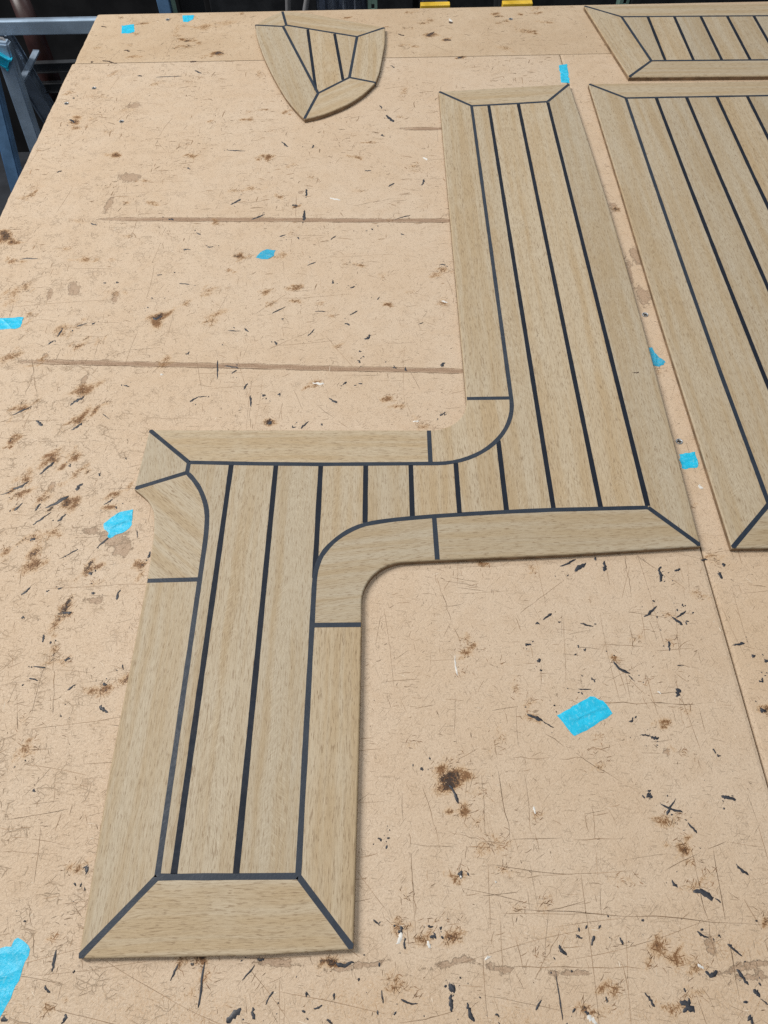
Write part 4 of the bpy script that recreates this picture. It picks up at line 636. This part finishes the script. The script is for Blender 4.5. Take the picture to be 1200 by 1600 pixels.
# --- narrow panel lying behind it at the far edge
pn = tag(empty('teak_deck_panel'), 'narrow teak deck panel with slanted left end at the far bench edge', 'deck panel', 'caulked teak deck panels')
loop = [(389, 1578), (424, 1302), (890, 1293), (905, 1571)]; RT = rim_test(loop)
a, b, c, d = (453, 1529), (474, 1357), (846, 1349), (853, 1518)
top = lambda x: a[1]+(d[1]-a[1])*(x-a[0])/(d[0]-a[0]); bot = lambda x: b[1]+(c[1]-b[1])*(x-b[0])/(c[0]-b[0])
pk([(389, 1578), (905, 1571), d, a], -.012); pk([(389, 1578), a, b, (424, 1302)], H90+.14); pk([(424, 1302), b, c, (890, 1293)], -.015); pk([(890, 1293), c, d, (905, 1571)], H90)
cuts = [(503+50.1*k, 499+50*k) for k in range(7)]; prev = (a, b)
for t_, b_ in cuts:
    cur = ((t_, top(t_)), (b_, bot(b_))); pk([prev[0], cur[0], cur[1], prev[1]], H90, True); prev = cur
    sp([cur[0], cur[1]])
pk([prev[0], d, c, prev[1]], H90, True)
sb([a, b]); sb([a, d]); sb([b, c]); sb([c, d]); sb([(389, 1578), a], True); sb([(424, 1302), b], True); sb([(905, 1571), d], True); sb([(890, 1293), c], True)

# --- small shield-shaped panel
pn = tag(empty('teak_deck_panel'), 'small shield-shaped teak deck panel lying alone at the far edge', 'deck panel', 'caulked teak deck panels')
sA, sT, sR, sB, sP = (-251, 1524), (-203, 1580), (-1, 1504), (-19, 1299), (-137, 1185)
e1 = spline([sA, (-231, 1554), sT], 4); e2 = spline([sT, (-153, 1570), (-105, 1549), (-52, 1526), sR], 4); e3 = spline([sR, (-2, 1441), (-6, 1395), (-12, 1337), sB], 4)
e4 = spline([sB, (-39, 1262), (-66, 1229), (-96, 1205), (-116, 1193), sP], 4); e5 = spline([sP, (-152, 1211), (-173, 1254), (-199, 1323), (-223, 1397), (-243, 1475), sA], 4)
loop = e1+e2[1:]+e3[1:]+e4[1:]+e5[1:-1]; RT = rim_test(loop)
N1, N2, N3, N4, N5 = (-197, 1516), (-191, 1521), (-54, 1469), (-65, 1318), (-118, 1266)
lt, lb, rt, rb = (-149, 1504), (-122, 1274), (-97, 1484), (-76, 1308)
pk(e1+[N2, N1], .8); pk(e2+[N3, N2], -.3); pk(e3+[N4, N3], H90); pk(e4+[N5, N4], .65); pk(e5+[N1, N5], H90+.25)
pk([N1, N2, lt, lb], H90+.1, True); pk([lt, rt, rb, N4, N5, lb][:3]+[N5, lb], H90+.1); pk([rt, N3, N4, rb], H90+.1)
sp([lt, lb]); sp([rt, rb])
sb([N1, N5]); sb([N2, N3]); sb([N3, N4]); sb([N4, N5]); sb([sA, N1, N2]); sb([(sT[0]+.3, sT[1]-.8), N2]); sb([sR, N3], True); sb([sB, N4]); sb([sP, N5], True)

# ------------------------------------------------------------------ scraps of blue tape
TL = ['small blue tape scrap near the far left bench corner', 'tiny blue tape scrap at the far edge between corner and shield panel',
      'blue tape strip above the top right corner of the Z-shaped panel', 'small worn blue tape scrap alone in the middle of the far bench area',
      'flat blue tape strip cut off by the left edge of the photo', 'crumpled blue tape scrap left of the curved bite in the Z-shaped panel',
      'torn blue tape wedge in the gap between the two long panels beside the upper screw', 'square blue tape piece in the gap between the two long panels',
      'large creased bright blue tape piece on the open bench at lower right', 'long ragged blue tape piece in the bottom left corner']
def tape(outline, label, mat, seed, holes=()):
    r = random.Random(seed); P = [Vector((x/1000, y/1000)) for x, y in outline]; R = []
    for i in range(len(P)):
        a, b = P[i], P[(i+1) % len(P)]; m = max(2, int((b-a).length/.0035)); s = Vector((-(b-a).y, (b-a).x)).normalized()
        R += [a+(b-a)*(k/m)+(s*r.gauss(0, .00055) if k else Vector((0, 0))) for k in range(m)]
    A = sum(R[i-1].x*R[i].y-R[i].x*R[i-1].y for i in range(len(R)))
    if A < 0: R.reverse()
    c = sum(R, Vector((0, 0)))/len(R); n = len(R); bm = bmesh.new()
    o1, o2 = r.uniform(0, 6), r.uniform(0, 6); ang = r.uniform(0, 3)
    def z(q): # gentle buckles and one crease
        d = q-c; u = d.x*math.cos(ang)+d.y*math.sin(ang); return .00035+.00018*math.sin(u*420+o1)+.00012*math.sin(d.y*700+o2)+.0007*math.exp(-(u/.0012)**2)
    rings = []
    for f in (1, .8, .6, .4, .2): rings.append([bm.verts.new((*(c+(q-c)*f), z(c+(q-c)*f)*(.45 if f == 1 else 1)+(.0006 if (f == 1 and r.random() < .10) else 0))) for q in R])
    cv = bm.verts.new((*c, z(c)))
    for a, b in zip(rings, rings[1:]):
        for i in range(n): bm.faces.new((a[i], a[(i+1) % n], b[(i+1) % n], b[i]))
    for i in range(n): bm.faces.new((rings[-1][i], rings[-1][(i+1) % n], cv))
    low = [bm.verts.new((v.co.x, v.co.y, .00004)) for v in rings[0]]
    for i in range(n): bm.faces.new((low[i], low[(i+1) % n], rings[0][(i+1) % n], rings[0][i]))
    for v in bm.verts: v.co -= Vector((c.x, c.y, 0))
    o = link('tape_scrap', mesh_of(bm, 'tape_scrap'), mat); o.location = (c.x, c.y, 0); return tag(o, label, 'tape', 'scraps of blue masking tape')
for i, t in enumerate(TAPES): tape(t, TL[i], TAPE_B if i in (3, 6) else TAPE_A, 40+i)

# ------------------------------------------------------------------ what stands beyond the bench
tr = tag(empty('trestle', (-.85, 1.72, -.85)), 'bare aluminium trestle frame standing left behind the bench', 'trestle')
TI = Matrix.Translation((.85, -1.72, .85))
def ont(o): o.parent = tr; o.matrix_parent_inverse = TI; return o
rail = ont(box('rail', (-1.35, -.56, 1.722, 1.734, -.0865, -.0590), ALU, None, .002))
ont(box('rail_lip', (-1.35, -.56, 1.7345, 1.744, -.064, -.0605), ALUD, None, .0008))
ont(bar('leg', (-.842, 1.705, -.088), (-.912, 1.69, -.85), .034, .026, ALU, None, .004, (1, 0, 0)))
ont(bar('leg', (-.845, 1.605, -.10), (-.975, 1.52, -.85), .032, .026, BLUEP, None, .004, (1, 0, 0)))
ont(bar('leg', (-.872, 1.775, -.10), (-.885, 2.06, -.85), .032, .024, ALUD, None, .004, (1, 0, 0)))
ont(bar('brace', (-.862, 1.70, -.20), (-.835, 1.84, -.17), .014, .004, ALUD, None, .001))
ont(tube('hook', [(-.86, 1.712, -.085), (-.838, 1.708, -.086), (-.829, 1.705, -.098), (-.832, 1.70, -.118), (-.842, 1.698, -.124)], .0035, STRAP))
tw = link('tape_wrap', bpy.data.meshes.new('tape_wrap'), TAPE_A)
bm = bmesh.new(); bar_bm(bm, (-.862, 1.692, -.108), (-.838, 1.694, -.127), .022, .022, .003); bmesh.ops.recalc_face_normals(bm, faces=bm.faces); bm.to_mesh(tw.data); bm.free()
tag(tw, 'lump of blue tape wrapped round the trestle hook', 'tape')
cb = tag(empty('storage_cabinet', (.5, 2.45, -.85)), 'black storage cabinet behind the far edge of the bench', 'cabinet')
CI = Matrix.Translation((-.5, -2.45, .85))
for nm, b_, m_ in (('carcass', (-.52, 1.9, 2.32, 2.75, -.85, -.02), BLACKP), ('door', (-.50, .08, 2.302, 2.319, -.80, -.06), DARKGREY), ('door', (.10, .68, 2.302, 2.319, -.80, -.06), DARKGREY), ('door', (.70, 1.28, 2.302, 2.319, -.80, -.06), DARKGREY)):
    o = box(nm, b_, m_, None, .003); o.parent = cb; o.matrix_parent_inverse = CI
o = tag(box('storage_cabinet', (-2.4, -.66, 2.60, 3.1, -.85, -.05), BLACKP, None, .004), 'low black cabinet in the dark behind the trestle', 'cabinet')
po = tag(empty('steel_post', (-.542, 2.0, -.85)), 'blue painted steel post beside the far bench corner', 'post')
for nm, b_, m_ in (('shaft', (-.560, -.530, 1.985, 2.015, -.845, .06), BLUEP), ('side_strip', (-.527, -.519, 1.99, 2.005, -.845, .05), GREENP), ('foot', (-.60, -.49, 1.95, 2.05, -.85, -.844), BLUEP)):
    o = box(nm, b_, m_, None, .0015); o.parent = po; o.matrix_parent_inverse = Matrix.Translation((.542, -2.0, .85))
def upright(x, label):
    u = tag(empty('rack_upright', (x, 2.0, -.85)), label, 'rack upright', 'green rack uprights')
    bm = bmesh.new(); zs = []; z = -.30
    bars = [(-.011, -.004, -.85, .05), (.004, .011, -.85, .05)]
    for a_, b_, z0, z1 in bars: box_bm(bm, x+a_, x+b_, 1.999, 2.001, z0, z1)
    z = -.85
    while z < .03: box_bm(bm, x-.0041, x+.0041, 1.9992, 2.0008, z, z+.016); z += .026
    o = link('slotted_face', mesh_of(bm, 'slotted_face'), GREENP); o.parent = u; o.matrix_parent_inverse = Matrix.Translation((-x, -2.0, .85))
    o = box('flange', (x-.0125, x-.0112, 1.999, 2.03, -.85, .05), GREENP); o.parent = u; o.matrix_parent_inverse = Matrix.Translation((-x, -2.0, .85))
upright(-.031, 'slotted green rack upright behind the shield-shaped panel'); upright(.592, 'slotted green rack upright behind the narrow far panel')
def bin_(x0, x1, label):
    u = tag(empty('parts_bin', ((x0+x1)/2, 1.94, -.85)), label, 'bin', 'white bins with yellow rims')
    I = Matrix.Translation((-(x0+x1)/2, -1.94, .85))
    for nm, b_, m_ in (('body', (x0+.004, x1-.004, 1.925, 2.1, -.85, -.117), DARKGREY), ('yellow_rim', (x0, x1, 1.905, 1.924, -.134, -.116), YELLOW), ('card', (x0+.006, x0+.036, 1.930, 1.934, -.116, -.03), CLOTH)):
        o = box(nm, b_, m_, None, .0015); o.parent = u; o.matrix_parent_inverse = I
bin_(.083, .153, 'yellow rimmed bin behind the bench right of the shield panel'); bin_(.277, .348, 'yellow rimmed bin behind the bench left of the narrow panel')
# a heap of pale cloth and two loose straps hanging in the dark
bm = bmesh.new(); nx, nz = 28, 40
g = [[bm.verts.new((-.172+.125*i/nx, 2.02+.018*math.sin(i*.9+j*.12)+.010*math.sin(i*2.1-j*.3), -.85+.90*j/nz)) for i in range(nx+1)] for j in range(nz+1)]
for j in range(nz):
    for i in range(nx): bm.faces.new((g[j][i], g[j][i+1], g[j+1][i+1], g[j+1][i]))
bmesh.ops.solidify(bm, geom=bm.faces[:], thickness=.004)
tag(link('hanging_cloth', mesh_of(bm, 'hanging_cloth', True), CLOTH), 'pale blue crumpled cloth hanging behind the shield panel', 'cloth')
st = tag(empty('strap', (-.22, 2.0, -.85)), 'pair of grey curved straps hanging behind the shield panel', 'strap')
for x, k in ((-.248, .02), (-.215, .05)):
    o = tube('band', [(x+k*(1-math.cos(t*.35)), 2.0-.002*t, -.26+.045*t) for t in range(8)], .007, STRAP); o.parent = st; o.matrix_parent_inverse = Matrix.Translation((.22, -2.0, .85))
tb = tube('red_tube', [(-.872, 1.94, -.08), (-.862, 1.92, -.17), (-.858, 1.90, -.30), (-.86, 1.89, -.315)], [.022, .025, .027, .020], MAROON, None, 14)
tag(tb, 'dark red tube hanging in the shadow behind the trestle', 'tube')
for z0, lab in ((-.215, 'upper dark steel bar in the shadow left of the bench'), (-.262, 'lower dark steel bar in the shadow left of the bench')):
    tag(bar('steel_bar', (-.885, 1.86, z0), (-.55, 1.86, z0+.006), .012, .022, DARKGREY), lab, 'bar')
